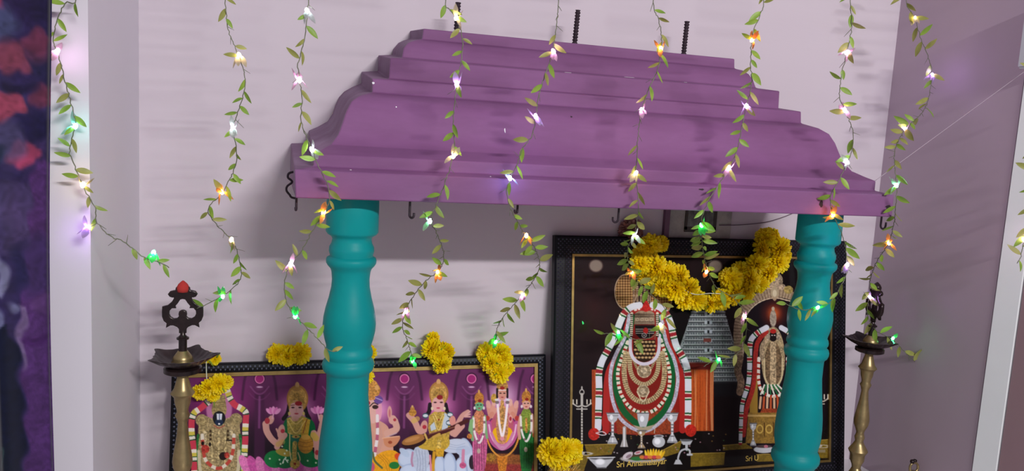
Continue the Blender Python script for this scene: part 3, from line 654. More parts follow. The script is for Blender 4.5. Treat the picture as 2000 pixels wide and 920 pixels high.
# ------------------------------------------------------------------ what is printed on the large picture
def paint_large():
    P = Paint(1095, 480, 1660, 940, 2.0, '#0c0406')
    P.ell(1160, 600, 130, 220, '#2e0c0e', al=1, glow=True); P.ell(1300, 520, 200, 60, '#240c0c', al=.8, glow=True)
    P.ell(1164, 519, 13, 12, '#8a7c70', soft=4); P.ell(1397, 520, 13, 12, '#8a7c70', soft=4)  # bulb reflections in the glass, painted into the print as pale discs
    # temple tower
    P.poly([(1352, 607), (1414, 606), (1440, 690), (1446, 752), (1320, 752), (1328, 676)], '#7b8082', tex=.3)
    for k in range(16):
        y = 612 + k * 9; hw = 32 + (y - 607) * .23
        P.line([(1383 - hw, y), (1383 + hw, y)], 2.4, '#36393c', al=.9); P.line([(1383 - hw, y - 2.6), (1383 + hw, y - 2.6)], 1.6, '#a8acae', al=.9)
        for j in range(int(hw / 5)):
            for s_ in (-1, 1): P.ell(1383 + s_ * (8 + j * 5), y + 3.6, 1.2, 1.8, '#3e444c', al=.85)
        if k % 2 == 0: P.poly([(1376, y - 4), (1391, y - 4), (1391, y + 3), (1376, y + 3)], '#a8b0b8'); P.poly([(1381.5, y - 3), (1385.5, y - 3), (1385.5, y + 3), (1381.5, y + 3)], '#1a1c20')
    P.poly([(1374, 661), (1389, 661), (1389, 668), (1374, 668)], '#7a4038')
    P.poly([(1318, 745), (1448, 745), (1448, 775), (1318, 775)], '#101014', soft=10)
    # floor
    P.poly([(1110, 838), (1640, 836), (1640, 940), (1110, 940)], '#120b0a', soft=5)
    for q in ([(1142, 869), (1204, 867), (1194, 888), (1148, 892)], [(1278, 888), (1332, 860), (1326, 884), (1300, 892)], [(1349, 886), (1416, 884), (1414, 908), (1349, 912)], [(1412, 870), (1462, 866), (1470, 876), (1412, 880)], [(1478, 888), (1540, 885), (1540, 900), (1478, 902)], [(1596, 860), (1626, 858), (1626, 895), (1600, 895)], [(1120, 880), (1150, 892), (1140, 920), (1118, 922)]):
        P.poly(q, '#75601e', tex=.2); P.line(q[:2], 1.4, '#a88c40', curve=False)
    rr = random.Random(8)
    for _ in range(60):
        P.ell(rr.uniform(1135, 1420), rr.uniform(846, 885), 1.6, 1.3, rr.choice(['#a87c88', '#c8bcc0', '#3c6a40', '#8c6a30']), al=.8)
    # orange cloths
    for x0, x1, y0, y1 in ((1346, 1394, 716, 842), (1156, 1168, 722, 845)):
        P.poly([(x0, y0), (x1, y0), (x1, y1), (x0, y1)], '#a4461c', tex=.15)
        for k in range(int((x1 - x0) / 4)):
            x = x0 + 3 + k * 4; P.line([(x, y0 + 3), (x + rr.uniform(-2, 2), (y0 + y1) / 2), (x + rr.uniform(-2, 2), y1 - 2)], rr.uniform(1.2, 3), rr.choice(['#d0783c', '#7c2c12', '#c05a24', '#e0a070']), al=.75, soft=1.5)
    P.poly([(1346, 708), (1396, 708), (1396, 722), (1346, 722)], '#5a1812', soft=4)
    # round woven discs
    for cx, cy in ((1222, 570), (1291, 582)):
        P.ell(cx, cy, 21, 34, '#5c3a1c', rot=0); q = P.win(cx - 21, cy - 34, cx + 21, cy + 34); sy, sx, X, Y = q
        m = (((X - cx) / 19.5) ** 2 + ((Y - cy) / 32) ** 2 < 1) * (0.5 + 1.2 * np.sin((X + Y) * .62) * np.sin((X - Y) * .62)).clip(0, 1)
        P.mix(sy, sx, '#d0a870', m * .75); P.ell(cx, cy, 22, 35, '#b8a088', ring=1.6)
    for x in range(1238, 1268, 7): P.line([(x, 556), (x, 600)], 4.5, 'x', pat=[(1.6, '#c8ac88'), (1.8, '#3c2418')])
    # body of the central figure
    P.poly([(1230, 612), (1287, 612), (1300, 668), (1322, 715), (1330, 780), (1328, 842), (1186, 842), (1184, 780), (1192, 715), (1218, 662)], '#8a1e18', smooth=True)
    P.poly([(1200, 800), (1320, 800), (1310, 848), (1206, 848)], '#8c3c20', tex=.3)
    P.poly([(1215, 700), (1300, 700), (1290, 770), (1258, 790), (1226, 770)], '#7c1c14', smooth=True)
    red = '#a62622'
    P.line([(1250, 604), (1236, 610), (1226, 636), (1219, 668), (1203, 700), (1189, 728), (1185, 762), (1184, 800), (1183, 842)], 13, red)
    P.line([(1270, 604), (1286, 610), (1297, 636), (1304, 668), (1319, 703), (1329, 730), (1332, 765), (1334, 800), (1333, 840)], 13, red)
    green = '#125a2c'
    P.line([(1234, 618), (1230, 645), (1222, 675), (1209, 705), (1203, 735), (1205, 768), (1218, 802), (1244, 828), (1256, 832)], 12, green)
    P.line([(1286, 618), (1290, 645), (1297, 675), (1309, 705), (1313, 735), (1310, 768), (1298, 802), (1272, 826), (1260, 832)], 12, green)
    rope = '#b6b2c2'
    P.line([(1229, 615), (1225, 640), (1218, 664), (1205, 688), (1195, 714), (1192, 742), (1196, 779), (1208, 812), (1228, 832), (1248, 842)], 7, rope, tex=.25)
    P.line([(1291, 618), (1296, 645), (1303, 672), (1316, 700), (1323, 730), (1323, 752), (1316, 785), (1298, 816), (1275, 836), (1258, 843)], 7, rope, tex=.25)
    wr = [(5.5, '#ddd6c4'), (3, '#1d5a30'), (5.5, '#ddd6c4'), (4, '#9c2820')]
    P.line([(1226, 668), (1214, 700), (1207, 725), (1208, 750), (1214, 772), (1228, 793), (1245, 804), (1260, 807), (1278, 801), (1296, 783), (1306, 760), (1308, 730), (1302, 700), (1291, 664)], 7, 'x', pat=wr)
    nk = '#a8926a'
    P.line([(1222, 690), (1219, 725), (1224, 757), (1238, 778), (1258, 785), (1278, 777), (1293, 757), (1298, 725), (1294, 690)], 10, nk, tex=.35, pat=[(3, '#b8a47c'), (1.2, '#6c5438')])
    P.line([(1230, 690), (1231, 722), (1240, 742), (1258, 751), (1275, 742), (1285, 722), (1286, 690)], 9, nk, pat=[(3, '#bca880'), (1.2, '#6c5438')])
    P.line([(1236, 700), (1246, 722), (1258, 730), (1270, 722), (1281, 700)], 5, nk, pat=[(2.4, '#a89068'), (1, '#54402c')])
    for cx, cy, r_ in ((1258, 724, 14), (1256, 764, 12)):
        P.ell(cx, cy, r_, r_, '#8c7c62', tex=.4); P.ell(cx, cy, r_, r_, '#c0b090', ring=2, tex=.4); P.ell(cx, cy, r_ * .45, r_ * .45, '#b8a88c', tex=.4)
    P.line([(1244, 765), (1256, 784), (1268, 765)], 2.4, '#d0c4a4', beads=2.4)
    P.poly([(1237, 664), (1280, 664), (1280, 690), (1270, 704), (1258, 708), (1246, 704), (1237, 690)], '#2c1c10')
    for k in range(5):
        for j in range(6): P.ell(1241 + j * 7 + (k % 2) * 3, 668 + k * 7.6, 3, 2.1, '#c0a070')
    P.line([(1231, 655), (1232, 688), (1242, 705), (1258, 711), (1275, 705), (1286, 688), (1288, 655)], 6.5, '#cdc8d4')
    lad = [(2, '#d8cdb8'), (1.8, '#2c1c18')]
    P.line([(1234, 612), (1233, 656)], 5.5, 'x', pat=lad, curve=False); P.line([(1284, 612), (1284, 656)], 5.5, 'x', pat=lad, curve=False)
    P.poly([(1240, 612), (1248, 607), (1272, 607), (1278, 612), (1279, 634), (1239, 634)], '#94806a', tex=.25)
    for y in (614, 619, 629, 633): P.line([(1240, y), (1278, y)], 1.4, '#544438', al=.9)
    for k in range(4): P.ell(1245 + k * 9, 624, 3.4, 3, '#b8a890', ring=1.2)
    P.poly([(1240, 635), (1279, 635), (1278, 652), (1268, 661), (1250, 661), (1241, 652)], '#150c0c')
    for y in (643, 647, 651): P.line([(1242, y), (1277, y)], 1.3, '#c0b4ac')
    P.ell(1261, 646, 5, 6, '#b82420'); P.ell(1258, 655, 5, 5, '#a8a0a0', ring=1.6); P.ell(1258, 655, 1.6, 1.6, '#a8a0a0')
    P.line([(1240, 606), (1259, 602), (1279, 606)], 3.5, 'x', pat=[(4, '#e8dcd0'), (2.5, '#b05048')])
    P.poly([(1252, 604), (1256, 594), (1262, 587), (1267, 594), (1270, 604), (1261, 609)], '#b02420', tex=.3, smooth=True)
    wg = [(24, '#d2d4dc'), (3, '#205c34'), (2.5, '#dcd4c4'), (7, '#9c2430'), (2.5, '#dcd4c4'), (3, '#205c34')]
    P.line([(1249, 596), (1233, 600), (1220, 611), (1212, 627), (1205, 645), (1197, 665), (1187, 684), (1176, 705), (1170, 728), (1170, 760), (1169, 799), (1168, 836)], 13, 'x', pat=wg)
    P.line([(1275, 596), (1290, 601), (1302, 614), (1310, 632), (1315, 655), (1322, 678), (1336, 702), (1343, 725), (1344, 755), (1344, 799), (1343, 832)], 13, 'x', pat=wg)
    for cx, cy in ((1160, 848), (1349, 841)):
        P.ell(cx, cy, 11, 12, '#b4281e', tex=.25)
    # figure under the arch at the right
    P.poly([(1440, 690), (1452, 600), (1500, 566), (1560, 566), (1600, 600), (1600, 870), (1462, 870), (1452, 780)], '#120a12', smooth=True)
    P.poly([(1464, 770), (1478, 700), (1480, 700), (1480, 815), (1464, 815)], '#9a7830', soft=2)
    ar = [(1444, 694), (1441, 650), (1447, 616), (1464, 592), (1488, 577), (1515, 572), (1546, 578), (1570, 596), (1582, 625), (1584, 660), (1580, 694)]
    P.line(ar, 17, '#8c7860', tex=.35); P.line(ar, 17, '#b8a488', al=.4, pat=[(3, '#c8b498'), (3, '#74604c')]); 
    P.line([(1452, 690), (1450, 652), (1455, 622), (1469, 601), (1490, 587), (1515, 582), (1543, 588)], 2.6, '#d0bea0', beads=9)
    for s_ in (-1, 1): P.line([(1513 + s_ * 68, 700), (1513 + s_ * 72, 725), (1513 + s_ * 66, 745), (1513 + s_ * 68, 766)], 14, '#7c6450', tex=.5)
    P.ell(1513, 548, 16, 17, '#9c8a72', tex=.45); P.poly([(1513, 556), (1521, 572), (1513, 588), (1505, 572)], '#a8987c', smooth=True); P.ell(1513, 573, 4, 7, '#c8bca0'); P.ell(1501, 560, 8, 6, '#a49078', tex=.5); P.ell(1526, 560, 8, 6, '#a49078', tex=.5); P.ell(1540, 566, 9, 8, '#a08c50', tex=.4)
    P.ell(1512, 612, 34, 36, '#a03418', al=1, glow=True); P.ell(1512, 612, 18, 20, '#e07c3c', al=.8, glow=True)
    P.ell(1510, 700, 23, 62, '#a08e6c', tex=.4); P.ell(1510, 712, 17, 46, '#6c5840', tex=.5); P.line([(1510, 672), (1510, 750)], 12, '#a89474', tex=.5)
    P.line([(1493, 700), (1495, 740), (1510, 755), (1526, 740), (1528, 700)], 3, '#c8b890', beads=3)
    P.line([(1497, 664), (1489, 676), (1488, 700)], 9, '#a08c70', tex=.4)
    P.ell(1510, 622, 6.5, 17, '#9c9080', tex=.3); P.ell(1510, 603, 3, 4, '#b8a890'); P.ell(1510, 657, 8, 10, '#181010'); P.ell(1510, 647, 6, 4.5, '#a82420'); P.ell(1508, 655, 1.6, 1, '#d8d0c8'); P.ell(1513, 655, 1.6, 1, '#d8d0c8')
    P.ell(1500, 657, 4, 8, '#a0907c', tex=.5); P.ell(1520, 657, 4, 8, '#a0907c', tex=.5)
    P.line([(1497, 648), (1484, 662), (1477, 680), (1474, 727), (1470, 760), (1458, 800), (1452, 850)], 9, '#9c2a24', tex=.2)
    P.line([(1530, 642), (1544, 656), (1550, 690), (1552, 740)], 9, '#9c2a24', tex=.2)
    w2 = [(14, '#ccced6'), (2.5, '#205c34'), (2, '#dcd4c4'), (5, '#9c2430'), (2, '#dcd4c4'), (2.5, '#205c34')]
    P.line([(1497, 640), (1480, 650), (1467, 664), (1464, 690), (1464, 720), (1461, 752), (1451, 784), (1448, 810), (1446, 866)], 11, 'x', pat=w2, w2=7)
    P.line([(1526, 640), (1542, 650), (1554, 666), (1556, 700), (1556, 750), (1564, 800)], 10, 'x', pat=w2)
    P.line([(1482, 700), (1482, 745), (1490, 766), (1508, 774), (1528, 768), (1538, 745), (1538, 700)], 6, 'x', pat=[(7, '#ddd8cc'), (4, '#9c2820')])
    for k in range(9):
        x = 1486 + k * 6.5; P.line([(1500 + (x - 1512) * .5 + 6, 752), (x, 770)], 3, '#22683c' if k % 2 else '#d8d4c8'); P.line([(x, 776), (x - 2 + k * .6, 797)], 4.4, '#b0502c' if k % 2 else '#c8a888')
    P.poly([(1488, 798), (1540, 798), (1544, 808), (1484, 808)], '#8c3c20', tex=.3)
    P.poly([(1462, 806), (1580, 806), (1584, 866), (1456, 866)], '#86682e', tex=.25); P.line([(1462, 812), (1578, 812)], 4, '#b8985c'); 
    for k in range(5): P.ell(1484 + k * 18, 838, 7, 9, '#c0a050', ring=2.2); P.line([(1493 + k * 18, 826), (1493 + k * 18, 852)], 2, '#4c3414')
    # silver vessels
    S1, S2, S3 = '#b6b8bc', '#5c5c60', '#e4e6ea'
    def goblet(cx, y0, h, w_, c=S1):
        P.poly([(cx - w_ / 2, y0), (cx + w_ / 2, y0), (cx + w_ * .36, y0 + h * .24), (cx + w_ * .12, y0 + h * .33), (cx + w_ * .1, y0 + h * .7), (cx + w_ * .42, y0 + h * .95), (cx + w_ * .42, y0 + h), (cx - w_ * .42, y0 + h), (cx - w_ * .42, y0 + h * .95), (cx - w_ * .1, y0 + h * .7), (cx - w_ * .12, y0 + h * .33), (cx - w_ * .36, y0 + h * .24)], c)
        P.line([(cx - w_ / 2, y0 + 1), (cx + w_ / 2, y0 + 1)], 2, S2); P.line([(cx - w_ * .45, y0 + h * .1), (cx + w_ * .45, y0 + h * .1)], 1.2, S2, al=.8)
        P.ell(cx - w_ * .1, y0 + h * .15, w_ * .14, h * .08, S3); P.line([(cx, y0 + h * .3), (cx, y0 + h * .95)], w_ * .1, S3, al=.8)
        for t_ in (.4, .5, .62, .78): P.ell(cx, y0 + h * t_, w_ * .2, h * .02, S2, al=.85)
        P.line([(cx - w_ * .4, y0 + h * .97), (cx + w_ * .4, y0 + h * .97)], 1.4, S2, al=.8)
    goblet(1196.5, 806, 61, 24); goblet(1313, 806, 59, 24); goblet(1471, 826, 45, 14)
    P.poly([(1244, 806), (1268, 806), (1266, 822), (1262, 834), (1250, 834), (1246, 822)], S1); P.line([(1244, 807), (1268, 807)], 2, S2); P.ell(1254, 818, 4, 6, S3)
    P.poly([(1236, 830), (1256, 835), (1280, 829), (1270, 839), (1258, 843), (1246, 839)], '#a89a80'); P.line([(1280, 829), (1278, 846)], 1.4, '#c0b8a8')
    goblet(1253, 840, 36, 18, '#a8906c')
    P.poly([(1216, 834), (1220, 832), (1223, 834), (1223, 858), (1227, 873), (1211, 873), (1216, 858)], '#a8a4a0'); P.line([(1219, 836), (1219, 872)], 2, S3)
    P.ell(1286.5, 863, 12.5, 11, S1); P.ell(1286.5, 852, 9, 2.6, S2); P.ell(1284, 862, 6, 6, S3, soft=3); P.ell(1286.5, 852, 10, 3, S1, ring=1)
    P.ell(1255, 896, 44, 8, '#a8a4a0'); P.ell(1255, 893, 40, 6, '#4c3c28')
    P.ell(1226, 890, 11, 6, '#c8c0c4', rot=-30); P.ell(1247, 884, 9, 3.5, '#cfc4c8', rot=-15); P.ell(1246, 884, 5, 1.8, '#b06870', rot=-15); P.ell(1228, 891, 6, 3, '#8c7880', rot=-30); P.ell(1244, 896, 12, 4, '#2c7038')
    for k in range(8): P.ell(1262 + k * 4.6, 885 + abs(k - 3) * .8, 2.4, 9, '#dcae20' if k % 2 else '#e8c83c', rot=-14 + k * 6)
    for k in range(5): P.ell(1254 + k * 8, 893, 5, 3.6, '#c0444c' if k % 2 else '#d0783c')
    P.poly([(1148, 894), (1200, 893), (1196, 900), (1184, 913), (1166, 913), (1153, 900)], S1); P.ell(1174, 895, 24, 3, S2); P.ell(1172, 902, 9, 6, S3, soft=3); P.line([(1147, 894), (1201, 893)], 1.6, S3); P.line([(1166, 914), (1184, 914)], 2, S2)
    P.poly([(1328, 858), (1353, 860), (1348, 869), (1334, 869)], S1); P.ell(1340, 860, 12, 2.4, S2); P.line([(1341, 869), (1341, 878)], 5, S1); P.line([(1347, 888), (1347, 880), (1340, 877), (1330, 881), (1325, 892), (1324, 903)], 3.6, S1); P.poly([(1320, 898), (1328, 898), (1333, 907), (1316, 907)], S1); P.line([(1343, 888), (1351, 888)], 4, S1)
    P.line([(1164, 846), (1176, 843), (1184, 848), (1176, 850), (1164, 846)], 1.8, '#d4ccd0')
    P.ell(1492, 878, 20, 7, S1); P.ell(1492, 872, 16, 3, '#4c3c3c'); P.ell(1496, 872, 4, 3, '#b06878')
    for cx, yt, yb, top in ((1136.5, 756, 886, '#b8b4ac'), (1600, 746, 872, '#b0a898')):
        P.line([(cx, yt + 22), (cx, yb)], 3.4, top, pat=[(4, '#c4c0b8'), (1.6, '#5c5850')]); P.ell(cx, yt + 10, 5, 6, top, ring=1.8); P.ell(cx, yt + 2, 1.6, 4, top); P.line([(cx, yt + 14), (cx, yt + 34)], 5, top)
        P.line([(cx - 18, yt + 32), (cx - 8, yt + 38), (cx, yt + 36), (cx + 8, yt + 38), (cx + 18, yt + 32)], 2.8, top); P.line([(cx - 10, yt + 43), (cx + 10, yt + 43)], 2.4, top)
        for dx in (-17, -10, 10, 17): P.line([(cx + dx, yt + 33), (cx + dx, yt + 25)], 2.4, '#d8d0c0')
        P.ell(cx + 4, yb, 18, 3.4, top, ring=1.2); P.ell(cx, yb - 1, 6, 3, top)
    P.poly([(1578, 878), (1612, 878), (1612, 884), (1578, 884)], '#8c8478', al=.7, soft=2)
    return P

# ------------------------------------------------------------------ framed pictures
def framed(name, lab, tl, W, H, bw, lean, spc, pt, words, gw=0.0055, thick=0.022):
    """tl: top left front corner; the frame leans back on the wall"""
    root = empty(name, tl); root.rotation_euler = (-math.radians(lean), 0, 0)
    # local frame: x right, -z down along the picture, y into the wall
    tag(root, lab, 'framed picture', 'framed devotional pictures leaning on the wall')
    prof = [(0, thick), (0, 0.004), (0.004, 0.0), (bw * 0.5, -0.0015), (bw - 0.006, 0.0), (bw - 0.002, 0.003), (bw - 0.002, thick)]
    mb = MB(); vs = []
    for d, y in prof: vs += [(d, y, -d), (W - d, y, -d), (W - d, y, -H + d), (d, y, -H + d)]
    n = len(prof)
    fs = [(4 * k + q, 4 * k + (q + 1) % 4, 4 * ((k + 1) % n) + (q + 1) % 4, 4 * ((k + 1) % n) + q) for k in range(n) for q in range(4)]
    mb.put(vs, fs, 0)
    s = spc; r = s * 0.34
    nx = int(W / s) + 1; nz = int(H / s) + 1
    for j in range(2 * nz):
        for i in range(nx):
            x = i * s + (s / 2 if j % 2 else 0) + 0.004; z = j * s / 2 + 0.004
            if x > W - .003 or z > H - .003: continue
            d = min(x, W - x, z, H - z)
            if d < 0.0065 or d > bw - 0.0085: continue
            vs = [(x - r, -0.0003, -z), (x, -0.0003, -z - r), (x + r, -0.0003, -z), (x, -0.0003, -z + r), (x, -0.0026, -z + r * .1)]
            mb.put(vs, [(0, 1, 4), (1, 2, 4), (2, 3, 4), (3, 0, 4)], 1)
    mb.build('frame_moulding', [MT['frame'], MT['stud'] if H < .5 else MT['dark_stud']], root, smooth=False)
    g = MB()
    for a, b in (((bw - .003, 0, -bw + .003), (W - bw + .003, 0, -bw - gw)), ((bw - .003, 0, -H + bw + gw), (W - bw + .003, 0, -H + bw - .003))):
        g.box((a[0], .0015, b[2]), (b[0], .008, a[2]))
    for x0 in (bw - .003, W - bw - gw):
        g.box((x0, .0015, -H + bw + gw), (x0 + gw + .003, .008, -bw - gw))
    tag(g.build('gold_trim', MT['gold'], root, smooth=False), 'thin gold strip inside the black border')
    # the print
    k = bw + gw - .003; nu = int((W - 2 * k) / pt); nv = int((H - 2 * k) / pt)
    U, Vv = np.meshgrid(np.linspace(k, W - k, nu), np.linspace(-k, -H + k, nv))
    loc = np.stack([U.ravel(), np.full(U.size, 0.0075), Vv.ravel()], 1)
    a = -math.radians(lean); Rx = np.array([[1, 0, 0], [0, math.cos(a), -math.sin(a)], [0, math.sin(a), math.cos(a)]])
    design = project(loc @ Rx.T + np.array(tl))          # design units of the artwork
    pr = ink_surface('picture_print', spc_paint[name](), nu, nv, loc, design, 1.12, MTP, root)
    tag(pr, words)
    gl = MB().put([(k, .0055, -k), (W - k, .0055, -k), (W - k, .0055, -H + k), (k, .0055, -H + k)], [(0, 3, 2, 1)]).build('glass_pane', MT['glass'], root, smooth=False)
    b = MB().box((.003, .0095, -H + .003), (W - .003, thick - .001, -.003)).build('backing_board', MT['frame'], root, smooth=False)
    return root, pr
MTP = printed('picture_ink', 0.45)
spc_paint = {'framed_picture': paint_wide, 'large_framed_picture': paint_large}
wide, wide_print = framed('framed_picture', 'wide black studded frame with five deities on magenta, left of the large dark picture',
    (-0.241, -0.03, -0.5272), 0.877, 0.358, 0.0245, 10, 0.0098, 0.0011, 'colourful print of standing and seated deities on magenta')
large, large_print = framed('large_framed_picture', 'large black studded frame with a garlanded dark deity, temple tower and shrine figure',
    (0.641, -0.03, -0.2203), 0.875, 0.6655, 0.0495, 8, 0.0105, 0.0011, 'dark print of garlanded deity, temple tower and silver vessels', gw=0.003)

def words_on(root, txt, px, py, size, lean, mtl):
    """gold caption lying on the print; px, py is its left baseline point"""
    a = -math.radians(lean); tl = Vector(root.location); nrm = Vector((0, math.cos(a), math.sin(a)))
    r = Vector(ROT.T @ np.array([(px - CX) / FPX, (py - CY) / FPX, 1.0])); c = Vector(CAMPOS)
    p = c + r * ((tl + nrm * 0.0068 - c).dot(nrm) / r.dot(nrm))
    d = p - tl; loc = Vector((d.x, 0.0068, d.y * (-math.sin(a)) * 0 + (d.z / math.cos(a) if abs(d.z) else 0)))
    loc.z = Vector((0, -math.sin(a), math.cos(a))).dot(d)
    fc = bpy.data.curves.new('caption', 'FONT'); fc.body = txt; fc.size = size; fc.extrude = 0.0001; fc.offset = 0.00012; fc.space_character = 0.98
    tmp = bpy.data.objects.new('tmp', fc); COL.objects.link(tmp)
    me = bpy.data.meshes.new_from_object(tmp.evaluated_get(bpy.context.evaluated_depsgraph_get())); bpy.data.objects.remove(tmp)
    o = bpy.data.objects.new('caption', me); COL.objects.link(o); me.materials.clear()
    o.rotation_euler = (PI / 2, 0, 0); o.location = loc; o.parent = root
    me.materials.append(mtl); return o
cap = mat('caption_gold', '#dcbc54', 0.5)
tag(words_on(large, 'Sri Annamalaiyar', 1204, 913, 0.0215, 8, cap), 'gold caption lettering')
tag(words_on(large, 'Sri U', 1456, 901, 0.0205, 8, cap), 'short gold caption lettering')

# ------------------------------------------------------------------ brass lamps
def outline_mesh(loops, thick, bevel):
    cu = bpy.data.curves.new('c', 'CURVE'); cu.dimensions = '2D'; cu.fill_mode = 'BOTH'
    cu.extrude = thick / 2 - bevel; cu.bevel_depth = bevel; cu.bevel_resolution = 2
    for L in loops:
        sp = cu.splines.new('POLY'); sp.points.add(len(L) - 1); sp.use_cyclic_u = True
        for i, (x, y) in enumerate(L): sp.points[i].co = (x, y, 0, 1)
    o = bpy.data.objects.new('c', cu); COL.objects.link(o)
    dg = bpy.context.evaluated_depsgraph_get()
    me = bpy.data.meshes.new_from_object(o.evaluated_get(dg)); bpy.data.objects.remove(o)
    me.materials.clear()
    for v in me.vertices: x, y, z = v.co; v.co = (x, -z, y)
    me.update()
    return me

LAMP_ROWS = [(913, 8), (907, 9), (898, 13), (887, 13.5), (883, 16), (879, 18), (874, 15), (868, 11), (861, 7.5), (857, 8.5), (853, 9.5), (849, 8), (844, 7), (838, 9), (829, 13), (820, 14.2), (810, 13), (798, 11), (781, 8.2),
             (763, 6.5), (757, 8), (751, 10.5), (746, 8), (741, 8.5), (733, 11), (724, 12), (721, 14.5), (718, 17), (714, 14), (711, 12), (696, 8), (690, 6.5)]
YL = -0.19
def lamp(x, lab, rz, red=True):
    t = empty('brass_oil_lamp', (x, YL, ZS), rz)
    tag(t, lab, 'oil lamp', 'pair of brass oil lamps beside the pictures')
    k = depth(at(1690, 800, YL)) / FPX
    zz = lambda y: at(1700 - (y - 690) * 0.115, y, YL).z - ZS
    prof = [(r * k, zz(y)) for y, r in LAMP_ROWS]
    zb = prof[0][1]
    base = [(0.058, 0.0), (0.060, 0.004), (0.056, 0.008), (0.045, 0.012), (0.04, 0.014), (0.024, zb * .62), (0.017, zb * .8), (0.0112, zb)]
    MB().lathe(base, 48).build('base', MT['brass'], t, sharp=45)
    MB().lathe(prof, 40).build('stem', MT['brass'], t, sharp=50)
    z0 = prof[-1][1]
    MB().lathe([(0.012, z0), (0.030, z0 + 0.003), (0.036, z0 + 0.006), (0.036, z0 + 0.014), (0.033, z0 + 0.017), (0.02, z0 + 0.019)], 40).build('collar', MT['sooty'], t, sharp=40)
    # dish with five pouring lips
    def ring(rr, z, lip):
        out = []
        for i in range(100):
            a = 2 * PI * i / 100 + PI / 10
            s = abs(math.cos(2.5 * (a))) ** 9
            wv = 0.022 * math.cos(20 * a) - 0.03 * abs(math.sin(2.5 * a)) ** 8
            r = rr * (1 + lip * (0.26 * s + wv)); out.append((r * math.cos(a), r * math.sin(a), z + 0.004 * lip * s))
        return out
    z1 = z0 + 0.018
    R_ = 0.055
    rings = [ring(0.012, z1, 0), ring(R_ * .55, z1 + .001, 0), ring(R_ * .8, z1 + .008, .4), ring(R_, z1 + .019, 1), ring(R_ * 1.02, z1 + .0205, 1), ring(R_ * .98, z1 + .0205, 1), ring(R_ * .78, z1 + .0115, .4), ring(R_ * .5, z1 + .005, 0), ring(0.012, z1 + .004, 0)]
    vs = [v for r in rings for v in r]; n = 100
    fs = [(i * n + q, i * n + (q + 1) % n, (i + 1) * n + (q + 1) % n, (i + 1) * n + q) for i in range(len(rings) - 1) for q in range(n)]
    tag(MB().put(vs, fs).build('oil_dish', MT['sooty'], t, sharp=60), 'blackened five lipped dish')
    z2 = z1 + 0.004
    MB().lathe([(0.021, z2), (0.0215, z2 + .004), (0.019, z2 + .008), (0.0195, z2 + .011), (0.017, z2 + .016), (0.0125, z2 + .022), (0.009, z2 + .027)], 36).build('dish_boss', MT['brass'], t, sharp=45)
    z3 = z2 + 0.026
    MB().lathe([(0.0085, z3), (0.008, z3 + .003), (0.008, z3 + .024), (0.0118, z3 + .025), (0.012, z3 + .028), (0.0085, z3 + .030), (0.005, z3 + .034), (0.0048, z3 + .046)], 28).build('finial_neck', MT['sooty'], t, sharp=45)
    u = 2.36e-4; cy = 480; zf = z3 + 0.040
    half = [(0, 78), (-28, 84), (-48, 100), (-52, 125), (-72, 128), (-95, 134), (-108, 152), (-98, 168), (-80, 174), (-66, 170), (-62, 190), (-80, 222), (-112, 252), (-153, 264), (-155, 300), (-154, 345), (-142, 378), (-118, 400), (-122, 428), (-98, 414), (-72, 414), (-40, 430), (-24, 448), (-22, 470), (-22, 482)]
    hole = [(0, 186), (-24, 192), (-46, 228), (-66, 252), (-62, 266), (-88, 266), (-110, 292), (-113, 322), (-100, 352), (-72, 370), (-40, 366), (-22, 346), (-26, 324), (-22, 306), (-10, 298), (0, 296)]
    def sym(L): return [(x * u, (cy - y) * u) for x, y in L] + [(-x * u, (cy - y) * u) for x, y in L[::-1] if x != 0]
    me = outline_mesh([sym(half), sym(hole)], 0.009, 0.0018)
    fo = add('finial', me, MT['sooty'], t, smooth=False); fo.location = (0, 0, zf)
    tag(fo, 'pierced dark ornament crowning the lamp')
    tipz = (cy - 96) * u
    MB().lathe([(0.0105, tipz - .009), (0.0118, tipz - .003), (0.0116, tipz + .001), (0.0085, tipz + .007), (0.003, tipz + .0125), (0.0008, tipz + .014)], 24).build('tip', MT['kumkum'] if red else MT['sooty'], fo)
    return t
lamp(at(357, 690, YL).x, 'brass oil lamp with black dish and red-tipped finial at the left by the wide picture', 0.0)
lamp(at(1700, 670, YL).x, 'brass oil lamp with black dish in the right corner beside the large picture', math.radians(78), False)

# small brass lamp whose top just shows at the lower right
p = at(1787, 897, -0.27)
t = empty('small_brass_lamp', (p.x, -0.27, ZS)); tag(t, 'small dark brass lamp with a curled top, low by the right wall', 'oil lamp')
hgt = p.z - ZS
MB().lathe([(0.022, 0), (0.022, hgt * .1), (0.012, hgt * .3), (0.006, hgt * .45), (0.006, max(hgt - .032, hgt * .55))], 24).build('base', MT['brass'], t)
q = catmull([(-0.010, 0, hgt - .034), (-0.013, 0, hgt - .022), (-0.009, 0, hgt - .012), (0.002, 0, hgt - .010), (0.011, 0, hgt - .016), (0.013, 0, hgt - .028), (0.004, 0, hgt - .036), (-0.008, 0, hgt - .034)], 0.002)
MB().tube(q, 0.0032, 8).build('ring', MT['brass'], t)
MB().ball((-0.008, 0, hgt - .006), 0.006, 12).ball((0.0, 0, hgt - .004), 0.0055, 12, (1.2, 1, .8)).build('crest', MT['sooty'], t)

